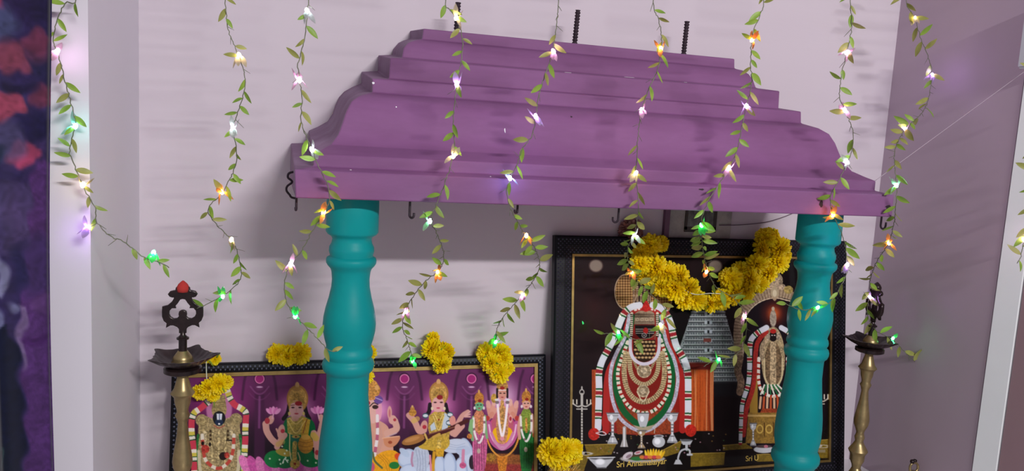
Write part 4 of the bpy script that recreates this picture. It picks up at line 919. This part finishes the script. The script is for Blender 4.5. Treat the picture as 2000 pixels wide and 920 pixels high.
# ------------------------------------------------------------------ marigolds
def marigold_mesh(seed, R_=0.024):
    rng = random.Random(seed); V = []; F = []
    for layer, (pol, n, ln) in enumerate([(8, 6, .6), (22, 11, .74), (38, 16, .87), (54, 20, .97), (70, 24, 1.04), (86, 24, 1.06), (102, 22, 1.0), (120, 16, .85)]):
        for k in range(n):
            az = 2 * PI * (k + rng.uniform(-.35, .35)) / n; th = math.radians(pol + rng.uniform(-9, 9))
            d = Vector((math.sin(th) * math.cos(az), math.sin(th) * math.sin(az), math.cos(th)))
            side = d.cross(Vector((0, 0, 1)) + Vector((rng.uniform(-.4, .4), rng.uniform(-.4, .4), 0))).normalized()
            if side.length < .1: side = Vector((1, 0, 0))
            upv = side.cross(d); L = R_ * ln * rng.uniform(.88, 1.1); w_ = R_ * rng.uniform(.095, .15)
            c = upv * R_ * .12
            b = len(V)
            V += [d * R_ * .15 - side * w_ * .2, d * R_ * .15 + side * w_ * .2,
                  d * L * .62 - side * w_ * .8 + c, d * L * .62 + side * w_ * .8 + c, d * L * .6,
                  d * L * .92 - side * w_ + c * .2, d * L * .92 + side * w_ + c * .2, d * L * .9 - c * .8,
                  d * L * 1.03 - side * w_ * .5 - c * .5, d * L * 1.03 + side * w_ * .5 - c * .5, d * L * .97 - c]
            F += [(b, b + 4, b + 2), (b, b + 1, b + 4), (b + 1, b + 3, b + 4), (b + 2, b + 4, b + 7, b + 5), (b + 4, b + 3, b + 6, b + 7), (b + 5, b + 7, b + 10, b + 8), (b + 7, b + 6, b + 9, b + 10)]
    me = mesh(V, F); me.polygons.foreach_set('use_smooth', [True] * len(me.polygons)); return me
FL = [marigold_mesh(s) for s in (1, 2, 3)]
for m_ in FL: m_.materials.append(MT['marigold'])
RNG = random.Random(77)
def on_lean(px, py, tl, lean, off):
    a = -math.radians(lean); n = Vector((0, math.cos(a), math.sin(a))); c = Vector(CAMPOS)
    r = Vector(ROT.T @ np.array([(px - CX) / FPX, (py - CY) / FPX, 1.0]))
    return c + r * ((Vector(tl) - n * off - c).dot(n) / r.dot(n))
def flowers(name, lab, cat, spots, tl, lean, group=None, thread=None, greens=0, mesh_set=None, label_f=None):
    pts = [on_lean(x, y, tl, lean, off) for x, y, r, off in spots]
    root = empty(name, pts[0]); tag(root, lab, cat, group)
    for p, (x, y, r, off) in zip(pts, spots):
        o = bpy.data.objects.new('flower_head', RNG.choice(mesh_set or FL)); COL.objects.link(o); o.parent = root
        o.location = p - pts[0]
        # heads of a threaded garland face every way, mostly out into the room
        d = Vector((RNG.uniform(-.8, .8), -1, RNG.uniform(-.7, .7))); o.rotation_euler = d.to_track_quat('Z', 'Y').to_euler()
        s = r * depth(p) / FPX / 0.0235; o.scale = (s, s, s)
    if thread:
        tp = [on_lean(x, y, tl, lean, o_) - pts[0] for x, y, o_ in thread]
        MB().tube(catmull(tp, 0.004), 0.0011, 6).build('thread', MT['thread'], root)
    for i in range(greens):
        p = RNG.choice(pts) - pts[0]; d = Vector((RNG.uniform(-1, 1), RNG.uniform(-.6, .1), RNG.uniform(-1, 1))).normalized()
        MB().tube([p, p + d * 0.02, p + d * 0.027 + Vector((0, 0, -.002))], [0.002, 0.0016, 0.0004], 5).build('sepal', MT['green'], root)
    return root
TL_L, TL_W = large.location.copy(), wide.location.copy()
g = [(1270, 478, 22, .020), (1252, 496, 18, .012), (1290, 476, 16, .014), (1252, 516, 21, .022), (1280, 522, 24, .026), (1303, 534, 23, .024), (1262, 541, 17, .016), (1326, 538, 21, .026), (1293, 560, 21, .018), (1318, 565, 25, .026), (1344, 562, 22, .028),
     (1335, 585, 20, .018), (1360, 586, 20, .026), (1386, 594, 17, .022), (1408, 585, 20, .026), (1432, 572, 24, .028), (1428, 545, 23, .022), (1455, 566, 21, .024), (1446, 528, 17, .020),
     (1463, 547, 24, .028), (1482, 554, 18, .020), (1477, 515, 23, .026), (1500, 532, 21, .020), (1486, 488, 21, .024), (1519, 512, 21, .022), (1522, 484, 22, .026), (1495, 464, 19, .020), (1510, 462, 16, .016), (1530, 500, 15, .016)]
flowers('marigold_garland', 'long yellow marigold garland hanging in a loop across the large dark picture', 'garland', g, TL_L, 8,
        thread=[(1335, 566, .04), (1358, 575, .046), (1385, 573, .046), (1412, 574, .04)], greens=14)
BG = 'yellow marigold bunches on the wide picture'
flowers('marigold_bunch', 'yellow marigold pair tied by thread beside the left lamp, over the picture corner', 'flowers',
        [(392, 766, 16, 0.022), (408, 757, 18, 0.028), (428, 750, 19, 0.028), (441, 747, 14, 0.022), (416, 771, 13, 0.018), (402, 697, 12, 0.016), (420, 702, 11, 0.014)], TL_W, 10, BG, thread=[(403, 700, .02), (403, 722, .02), (404, 745, .024)], greens=8)
flowers('marigold_bunch', 'yellow marigold bunch on the wide frame top, just left of the left pillar', 'flowers',
        [(541, 691, 19, 0.008), (562, 697, 18, 0.016), (587, 691, 20, 0.008), (560, 685, 14, 0.004)], TL_W, 10, BG)
flowers('marigold_bunch', 'yellow marigold bunch on the frame peeking out right of the left pillar', 'flowers',
        [(719, 688, 17, 0.008), (716, 712, 15, 0.018), (716, 735, 14, 0.020)], TL_W, 10, BG)
flowers('marigold_bunch', 'yellow marigold bunch drooping over the frame above the seated lute player', 'flowers',
        [(842, 679, 21, 0.008), (869, 685, 20, 0.008), (856, 695, 19, 0.016), (864, 712, 18, 0.020), (845, 660, 13, 0.004)], TL_W, 10, BG, greens=5)
flowers('marigold_bunch', 'yellow marigold bunch at the right end of the wide frame above the standing deity', 'flowers',
        [(952, 690, 20, 0.008), (977, 688, 20, 0.012), (960, 708, 20, 0.020), (985, 700, 16, 0.020), (976, 728, 20, 0.022), (990, 720, 14, 0.020)], TL_W, 10, BG, greens=9)
flowers('marigold_bunch', 'yellow marigolds on gold tinsel, low between the two framed pictures', 'flowers',
        [(1078, 883, 27, .05), (1104, 878, 22, .058), (1120, 876, 18, .05), (1094, 899, 22, .05), (1120, 890, 17, .045)], TL_L, 8)
p0 = on_lean(1102, 925, TL_L, 8, .06)
t = empty('tinsel_ornament', (p0.x, p0.y, ZS)); tag(t, 'spiky gold tinsel ornament below the marigolds between the framed pictures', 'ornament')
mb = MB(); rg = random.Random(4)
for i in range(420):
    d = Vector((rg.gauss(0, 1), rg.gauss(0, .8), rg.gauss(0, 1))).normalized(); c = Vector((rg.uniform(-.03, .03), rg.uniform(-.008, .008), (p0.z - ZS) + rg.uniform(-.012, .008)))
    mb.tube([c, c + d * rg.uniform(.012, .024)], [0.0009, 0.0005], 3)
tag(mb.build('tinsel', MT['tinsel'], t, smooth=False), kind='stuff')
MB().lathe([(0.022, 0), (0.024, .004), (0.008, .012), (0.007, max(.02, p0.z - ZS - .01)), (0.016, p0.z - ZS)], 24).build('stand', MT['brass'], t)
# dried flower ball above the large frame
fb = [m.copy() for m in FL[:1]]
fb[0].materials.clear(); fb[0].materials.append(MT['brown_petal'])
flowers('dried_flower', 'dull brown dried flower resting on the top left of the large frame', 'flower', [(1232, 450, 23, -.012)], TL_L, 8, mesh_set=fb)

# ------------------------------------------------------------------ small picture and cables on the back wall
a, b = at(1306, 404, 0), at(1422, 458, 0)
t = empty('small_picture', (a.x, 0, b.z - 0.01)); tag(t, 'small grey temple picture on the wall, mostly hidden behind the canopy', 'picture')
W_, H_ = b.x - a.x, 0.15
MB().box((0, -0.010, 0), (W_, -0.0005, H_)).build('mount', mat('pale_grey_mount', '#b4b0a8', 0.5, col2='#827f7c', scale=14), t, smooth=False)
MB().box((-.014, -0.013, -.002), (0, 0, H_ + .004)).build('edge_strip', mat('brown_edge', '#6c4a62', 0.6), t, smooth=False)
pm = MB().box((.052, -0.0125, .03), (.13, -0.0101, .125)).build('temple_panel', mat('faded_grey_print', '#8a8e88', 0.5, col2='#343634', scale=38, stretch=(1, 1, .5)), t, smooth=False)
MB().box((.045, -0.0135, .022), (.052, -0.0101, .125)).box((.13, -0.0135, .022), (.139, -0.0101, .125)).box((.045, -0.0135, .016), (.139, -0.0101, .030)).build('panel_columns', mat('dark_grey_print', '#38342f', 0.5), t, smooth=False)
def cable(pts, r, name, lab, m, cat='cable'):
    P = [Vector(p) for p in pts]
    o = MB().tube([Vector(q) - P[0] for q in catmull([tuple(p) for p in P], 0.01)], r, 6).build(name, m); o.location = P[0]
    tag(o, lab, cat); return o
cable([at(1405, 440, -.013), at(1450, 439, -.012), at(1495, 434, -.010), at(1530, 424, -.01), at(1560, 412, -.01), at(1600, 398, -.006)], 0.0014, 'cable', 'thin brown cable running from the small wall picture towards the right pillar', MT['cable'])
# white box on the right wall and its thin wire
def onwall(px, py, X=XR):
    r = ROT.T @ np.array([(px - CX) / FPX, (py - CY) / FPX, 1.0]); return Vector(CAMPOS + r * ((X - CAMPOS[0]) / r[0]))
q0 = onwall(1987, 131, XR - .04)
o = MB().box((0, -.08, 0), (.0395, 0, .14)).box((.002, -.078, -.004), (.039, -.002, 0)).build('wall_box', MT['plastic'], smooth=False)
o.location = q0; bv = o.modifiers.new('b', 'BEVEL'); bv.width = 0.003; bv.segments = 2
tag(o, 'white plastic box high on the right wall, cut by the photo edge', 'box')
e = at(1708, 354, -.40)
MW = mat('pale_nylon', '#a99aa6', 0.3)
cable([e, e.lerp((q0 + Vector((.01, -.02, -.004))), .33), e.lerp((q0 + Vector((.01, -.02, -.004))), .66), (q0 + Vector((.01, -.02, -.004)))], 0.0007, 'string', 'thin pale string stretched from the canopy right end to the white box', MW, 'string')

# ------------------------------------------------------------------ curtain
def paint_curtain():
    P = Paint(-420, -120, 130, 1060, 1.0, '#2a1f52')
    rr = random.Random(3)
    def blob(cx, cy, r, col, al=.9, n=5, soft=7):
        for k in range(n):
            a = 2 * PI * k / n + rr.random() * .5
            P.ell(cx + math.cos(a) * r * .5, cy + math.sin(a) * r * .5, r * rr.uniform(.42, .62), r * rr.uniform(.36, .55), col, rot=math.degrees(a), al=al, soft=soft)
        P.ell(cx, cy, r * .55, r * .5, col, al=al, soft=soft)
    for _ in range(60): P.ell(rr.uniform(-420, 130), rr.uniform(-120, 420), rr.uniform(30, 70), rr.uniform(30, 80), rr.choice(['#241848', '#15123a', '#3c3a68', '#4a2a60', '#1c2048']), al=.55, soft=22)
    P.ell(8, 52, 28, 40, '#44517c', al=.7, soft=18); P.ell(68, 20, 42, 30, '#1f1440', al=.7, soft=14); P.ell(40, 100, 60, 20, '#6e2c48', al=.6, soft=14)
    for x0 in (0, -150, -290):
        blob(x0 + 24, 118, 32, '#7a3048', .85); blob(x0 + 66, 78, 24, '#6a2848', .85); blob(x0 + 80, 190, 26, '#6c2a48', .8)
        P.ell(x0 + 38, 172, 26, 12, '#181234', al=.8, soft=8); P.ell(x0 + 62, 245, 24, 30, '#181440', al=.8, soft=12)
        blob(x0 + 18, 205, 32, '#963450', .95); blob(x0 + 48, 300, 27, '#a03058', .95); P.ell(x0 + 2, 8, 16, 18, '#9a2c54', soft=6)
        P.line([(x0 + 0, 350), (x0 + 26, 358), (x0 + 52, 340), (x0 + 74, 314)], 4, '#2a1f4a', al=.7, soft=3)
    P.ell(20, 275, 30, 40, '#46426c', al=.7, soft=16); P.ell(0, 310, 14, 30, '#1c2c48', al=.7, soft=8)
    for x0 in (0, -150, -290):
        P.poly([(x0 - 60, 360), (x0 + 50, 352), (x0 + 100, 360), (x0 + 100, 470), (x0 + 40, 500), (x0 - 60, 500)], '#4a3c6c', al=.55, soft=20)
        P.poly([(x0 + 60, 320), (x0 + 110, 310), (x0 + 110, 1060), (x0 + 45, 1060), (x0 + 52, 860), (x0 + 42, 700), (x0 + 36, 600), (x0 + 50, 560)], '#4c2468', al=.9, soft=6, tex=.12)
        P.ell(x0 + 70, 520, 40, 60, '#35245a', al=.75, soft=20); P.poly([(x0 + 36, 590), (x0 + 50, 600), (x0 + 46, 720), (x0 + 36, 700)], '#6e5a86', al=.8, soft=6)
        P.ell(x0 + 64, 668, 20, 10, '#3a1454', soft=6, al=.8); P.ell(x0 + 80, 600, 20, 20, '#55306e', soft=8, al=.7)
        P.poly([(x0 - 60, 640), (x0 + 20, 625), (x0 + 36, 680), (x0 + 40, 760), (x0 + 48, 830), (x0 + 44, 1060), (x0 - 60, 1060)], '#0c1230', soft=6)
        P.poly([(x0 + 4, 495), (x0 + 14, 500), (x0 + 26, 560), (x0 + 18, 582), (x0 + 6, 560)], '#6c6c94', soft=6); P.ell(x0 + 28, 597, 8, 9, '#5c5c88', soft=5); P.poly([(x0 - 12, 580), (x0 + 8, 590), (x0 + 16, 628), (x0 + 2, 650), (x0 - 12, 660)], '#5a5c88', soft=6)
        P.ell(x0 + 38, 520, 12, 50, '#1c1c48', al=.7, soft=8); P.ell(x0 - 2, 800, 7, 30, '#5a6090', soft=4); P.ell(x0 + 8, 890, 12, 24, '#3c5c60', ring=4, soft=3); P.ell(x0 + 10, 900, 22, 40, '#0a1c20', al=.4, soft=12)
    return P
YC = -0.56
xr_top, xr_bot = at(98, 0, YC).x, at(92, 920, YC).x
nu, nv = 420, 560
ztop, zbot = 0.62, -1.0
U, Vv = np.meshgrid(np.linspace(0, 1, nu), np.linspace(0, 1, nv))
xe = xr_top + (xr_bot - xr_top) * Vv + 0.004 * np.sin(Vv * 9)
Xc = xe - (1 - U) * 0.40
Yc = YC + 0.018 * np.sin((1 - U) * 34 + 0.5 * np.sin(Vv * 3)) + 0.006 * np.sin((1 - U) * 71 + Vv * 2)
Zc = ztop + (zbot - ztop) * Vv
cv = np.stack([Xc.ravel(), Yc.ravel(), Zc.ravel()], 1)
MC = printed('curtain_cloth', 0.75, sheen=0.25)
PC = paint_curtain()
PC.a *= (0.80 + 0.24 * PC.n2[..., None] + 0.16 * PC.n3[..., None])
PC.a = PC.a * .8 + PC.a.mean(2, keepdims=True) * .2
co = ink_surface('curtain', PC, nu, nv, cv, (lambda q: (q[0] + 5 * np.sin(q[1] / 13 + 2 * np.sin(q[0] / 17)), q[1] + 5 * np.sin(q[0] / 11 + 2 * np.sin(q[1] / 23))))(project(np.stack([Xc.ravel(), np.full(Xc.size, YC), Zc.ravel()], 1))), 0.95, MC, None)
so = co.modifiers.new('s', 'SOLIDIFY'); so.thickness = 0.0015
tag(co, 'dark blue and purple curtain with red flowers hanging at the far left', 'curtain')

# ------------------------------------------------------------------ fairy light vines
BULB = {'pink': (1, .55, .92), 'purple': (.62, .32, 1), 'warm': (1, .72, .42), 'orange': (1, .40, .12), 'green': (.06, 1, .28), 'white': (.80, .88, 1), 'mint': (.45, 1, .70), 'aqua': (.30, 1, .85), 'blue': (.45, .55, 1)}
def petal_mat(k):
    c = BULB[k]; m = bpy.data.materials.new('clear_petal_' + k); m.use_nodes = True
    nt = m.node_tree; b = nt.nodes['Principled BSDF']; out = nt.nodes['Material Output']
    col = {'pink': (.75, .5, .62), 'purple': (.62, .5, .75), 'warm': (.7, .62, .42), 'orange': (.85, .38, .12), 'green': (.12, .7, .2), 'white': (.6, .66, .62), 'mint': (.45, .72, .5), 'aqua': (.4, .72, .62), 'blue': (.45, .5, .75)}[k]
    b.inputs['Base Color'].default_value = (*col, 1); b.inputs['Roughness'].default_value = .12
    t = nt.nodes.new('ShaderNodeBsdfTranslucent'); t.inputs[0].default_value = (*col, 1)
    mx = nt.nodes.new('ShaderNodeMixShader'); mx.inputs[0].default_value = .65
    nt.links.new(b.outputs[0], mx.inputs[1]); nt.links.new(t.outputs[0], mx.inputs[2]); nt.links.new(mx.outputs[0], out.inputs[0]); return m
BM = {k: emit('lamp_' + k, c, {'purple': 110.0, 'blue': 110.0, 'pink': 70.0, 'orange': 70.0, 'green': 60.0}.get(k, 45.0)) for k, c in BULB.items()}
PMT = {k: petal_mat(k) for k in BULB}
core = MB().ball((0, 0, 0), 0.0034, 12, (1, 1, 1.5)).build('tmp', None); core_me = core.data; bpy.data.objects.remove(core)
CORE = {}
for k in BULB:
    m_ = core_me.copy(); m_.materials.clear(); m_.materials.append(BM[k]); m_.polygons.foreach_set('use_smooth', [True] * len(m_.polygons)); CORE[k] = m_

def leaf_geo(mb, base, d, up, L, W, m, curl=.15):
    """pointed oval leaf folded along its midrib"""
    d = d.normalized(); s = d.cross(up)
    s = s.normalized() if s.length > 1e-3 else d.orthogonal().normalized()
    n = s.cross(d); vs = []; fs = []; N = 7
    for i in range(N + 1):
        t = i / N; w_ = W * .5 * (math.sin(PI * t ** .85) ** .8 if 0 < t < 1 else 0.04)
        c = base + d * L * t + n * (curl * L * (t * t - t * .4)); f_ = n * w_ * .35
        vs += [c - s * w_ + f_, c, c + s * w_ + f_]
        if i: b = 3 * (i - 1); fs += [(b, b + 1, b + 4, b + 3), (b + 1, b + 2, b + 5, b + 4)]
    mb.put(vs, fs, m)

def vine(lab, pts, bulbs, seed, ys=None, Y=-0.48, sparse=1.0, group='leafy fairy light strands hanging from above'):
    """pts: photograph points down the wire (x, y[, Y]); bulbs: (x, y, colour)"""
    rng = random.Random(seed)
    P3 = []
    for i, p in enumerate(pts):
        yy = p[2] if len(p) > 2 else (ys(p[1]) if ys else Y); P3.append(at(p[0], p[1], yy))
    if pts[0][1] < 5: P3 = [P3[0] + Vector((rng.uniform(-.02, .02), 0, .30)), P3[0] + Vector((rng.uniform(-.01, .01), 0, .14))] + P3
    root = empty('fairy_light_vine', P3[0]); tag(root, lab, 'fairy lights', group)
    O = P3[0]; C3 = catmull([tuple(p) for p in P3], 0.004); C3 = [Vector(c) - O for c in C3]
    # slight kinks of the twisted wire
    wob = [Vector((rng.uniform(-1, 1), rng.uniform(-1, 1), rng.uniform(-1, 1))) * .0011 for _ in C3]
    W3 = [c + w_ for c, w_ in zip(C3, wob)]
    MB().tube(W3, 0.00085, 6).build('wire', MT['stem'], root)
    mb = MB(); tw = MB(); acc = 0; nxt = 0.01; side = 1
    cam_d = Vector(CAMPOS) - O
    for i in range(1, len(C3) - 1):
        acc += (C3[i] - C3[i - 1]).length
        if acc < nxt: continue
        nxt = acc + rng.uniform(.010, .019) * sparse
        t = (C3[i + 1] - C3[i - 1]).normalized(); v = (cam_d - C3[i]).normalized(); lat = t.cross(v).normalized()
        side = -side if rng.random() < .85 else side
        ang = math.radians(rng.uniform(18, 62)); d = t * math.cos(ang) + lat * side * math.sin(ang) + v * rng.uniform(-.35, .35)
        if rng.random() < .12: d = -t * .5 + lat * side
        d.normalize()
        if rng.random() < .2:
            e = W3[i] + d * rng.uniform(.010, .02); tw.tube([W3[i], (W3[i] + e) / 2 + v * .001, e], [.0006, .0006, .0003], 4)
        else:
            k = depth(C3[i] + O) / FPX
            L = rng.uniform(21, 33) * k; W_ = L * rng.uniform(.30, .40)
            up = (v + lat * rng.uniform(-1.5, 1.5) + t * rng.uniform(-.3, .3)).normalized()
            leaf_geo(mb, W3[i], d, up, L, W_, 0 if rng.random() < .6 else 1, rng.uniform(-.2, .3))
    if tw.v:
        b = len(mb.v); mb.put(tw.v, tw.f, 2)
    mb.build('foliage', [MT['green'], MT['olive'], MT['stem']], root)
    for x, y, k in bulbs:
        # bulb sits on the nearest point of the wire
        best = min(C3, key=lambda c: (lambda q: (q[0][0] - x) ** 2 + (q[1][0] - y) ** 2)(project(np.array([tuple(c + O)]))))
        yy = (best + O).y; c = at(x, y, yy) - O
        bo = bpy.data.objects.new('bulb', CORE[k]); COL.objects.link(bo); bo.parent = root; bo.location = c
        bo.rotation_euler = (rng.uniform(-.4, .4), rng.uniform(-.5, .5), 0)
        pm = MB(); 
        for q in range(rng.choice((3, 4))):
            a = rng.uniform(0, 2 * PI); d = Vector((math.cos(a) * .36, math.sin(a) * .36, rng.choice((-1, -1, 1)) * rng.uniform(.7, 1.4)))
            leaf_geo(pm, Vector((math.cos(a), math.sin(a), 0)) * .0034, d, Vector((math.cos(a), math.sin(a), .3)), rng.uniform(.016, .024), rng.uniform(.008, .012), 0, .25)
        pm.build('petal', PMT[k], bo)
        if (c - best).length > .004: MB().tube([best, c], .0006, 5).build('lead', MT['stem'], root)
    return root
def ramp(a, ya, b, yb):
    return lambda y: a if y < ya else (b if y > yb else a + (b - a) * (y - ya) / (yb - ya))
vine('leafy fairy light strand beside the curtain, its green end bending right',
     [(150, -8), (130, 4), (112, 40), (105, 80), (114, 108), (128, 160), (138, 200), (147, 245), (136, 295), (150, 335), (164, 368), (186, 405), (188, 432), (214, 460), (246, 475), (280, 503), (305, 510), (330, 522)],
     [(112, 100, 'pink'), (147, 247, 'aqua'), (162, 361, 'warm'), (172, 445, 'purple'), (300, 494, 'green')], 1, Y=-.462)
vine('leafy fairy light strand curling towards the top of the left brass lamp',
     [(441, -5), (442, 30), (447, 62), (462, 100), (476, 140), (477, 178), (466, 215), (456, 250), (462, 290), (460, 320), (448, 352), (430, 382), (408, 403), (412, 425), (432, 448), (456, 475), (468, 510), (470, 545), (448, 568), (425, 583), (384, 603)],
     [(467, 108, 'warm'), (455, 250, 'white'), (433, 375, 'orange'), (452, 468, 'warm'), (435, 579, 'green')], 2, ys=ramp(-.40, 200, -.22, 580))
vine('leafy fairy light strand crossing the left end of the canopy to the left pillar',
     [(602, -5), (600, 24), (597, 65), (590, 95), (582, 130), (586, 160), (590, 192), (588, 232), (598, 268), (609, 292), (625, 330), (640, 362), (642, 395), (630, 420), (610, 452), (588, 492), (567, 517), (556, 552), (560, 588), (577, 617), (602, 642), (622, 664), (642, 684), (658, 686)],
     [(600, 21, 'white'), (585, 156, 'pink'), (609, 292, 'white'), (632, 415, 'orange'), (568, 516, 'pink'), (577, 617, 'green')], 3, Y=-.485)
vine('leafy fairy light strand over the leftmost iron rod, ending above the wide frame',
     [(870, -5), (878, 18), (892, 38), (903, 75), (900, 122), (892, 165), (886, 220), (887, 265), (885, 305), (868, 360), (852, 400), (842, 432), (856, 462), (867, 500), (856, 530), (830, 550), (805, 582), (793, 608), (786, 637), (797, 670), (808, 705)],
     [(891, 35, 'warm'), (892, 165, 'purple'), (886, 305, 'warm'), (840, 432, 'mint'), (855, 532, 'orange'), (793, 608, 'pink'), (806, 705, 'green')], 4, ys=ramp(-.485, 428, -.12, 700))
vine('leafy fairy light strand left of the middle iron rod with a blue-white bulb midway',
     [(1092, -5), (1088, 40), (1082, 80), (1078, 108), (1060, 160), (1050, 202), (1046, 228), (1040, 262), (1020, 292), (1010, 322), (996, 350), (990, 382), (1004, 420), (1026, 458), (1048, 492), (1052, 528), (1022, 574), (990, 610), (972, 638), (968, 668)],
     [(1081, 100, 'pink'), (1046, 227, 'purple'), (996, 348, 'blue'), (1028, 460, 'orange'), (1021, 575, 'pink'), (968, 668, 'green')], 5, ys=ramp(-.475, 432, -.10, 660))
vine('leafy fairy light strand between middle and right rods, ending on the dark deity',
     [(1276, -5), (1285, 35), (1292, 72), (1290, 100), (1285, 135), (1268, 172), (1253, 216), (1247, 260), (1244, 300), (1242, 340), (1246, 378), (1247, 412), (1239, 458), (1226, 488), (1232, 530), (1262, 566), (1290, 592), (1302, 612), (1292, 640), (1268, 660), (1235, 662), (1208, 651), (1178, 652)],
     [(1291, 95, 'orange'), (1253, 215, 'pink'), (1242, 338, 'warm'), (1239, 458, 'white'), (1234, 532, 'orange'), (1290, 634, 'warm'), (1208, 650, 'green')], 6, ys=ramp(-.475, 432, -.17, 560))
vine('leafy fairy light strand with an orange bulb glowing inside the garland loop',
     [(1493, -5), (1484, 30), (1472, 60), (1467, 90), (1466, 125), (1468, 160), (1458, 208), (1446, 262), (1440, 292), (1424, 328), (1400, 366), (1380, 400), (1370, 438), (1372, 480), (1380, 520), (1398, 560), (1432, 582), (1454, 612), (1458, 648), (1446, 684), (1418, 702), (1392, 706), (1374, 716)],
     [(1469, 78, 'orange'), (1458, 207, 'purple'), (1424, 328, 'pink'), (1370, 440, 'green'), (1380, 531, 'orange'), (1455, 618, 'pink'), (1404, 702, 'green')], 7, ys=ramp(-.475, 432, -.17, 540))
vine('leafy fairy light strand falling past the right canopy end onto the right pillar',
     [(1662, -5), (1664, 40), (1660, 78), (1654, 104), (1643, 150), (1640, 190), (1650, 216), (1666, 258), (1664, 292), (1655, 318), (1640, 350), (1622, 384), (1628, 420), (1646, 462), (1655, 520), (1642, 560), (1618, 594), (1596, 602), (1565, 605), (1532, 592)],
     [(1654, 102, 'pink'), (1650, 215, 'pink'), (1655, 317, 'white'), (1627, 420, 'orange'), (1655, 517, 'purple'), (1597, 601, 'green')], 8, Y=-.475)
vine('leafy fairy light strand nearest the right wall, ending over the right brass lamp',
     [(1770, -5, -.22), (1786, 35, -.22), (1800, 78, -.22), (1816, 120, -.22), (1820, 148, -.22), (1812, 198, -.24), (1796, 226, -.28), (1768, 252, -.34), (1748, 292, -.42), (1748, 330, -.47), (1751, 364, -.475), (1750, 402, -.475), (1745, 440, -.44), (1735, 475, -.38), (1712, 512, -.30), (1700, 546, -.24), (1698, 580, -.20), (1694, 612, -.19), (1710, 645, -.20), (1742, 662, -.2), (1770, 690, -.2), (1797, 716, -.2)],
     [(1787, 35, 'warm'), (1820, 146, 'purple'), (1768, 252, 'pink'), (1751, 362, 'mint'), (1736, 475, 'orange'), (1699, 580, 'purple'), (1744, 661, 'green')], 9, sparse=1.25)
vine('tip of a leafy fairy light strand at the right edge of the photo',
     [(2030, -5), (2024, 200), (2014, 400), (2000, 470), (1994, 500), (1986, 515)],
     [(2000, 468, 'pink')], 10, Y=-.50, sparse=1.3)
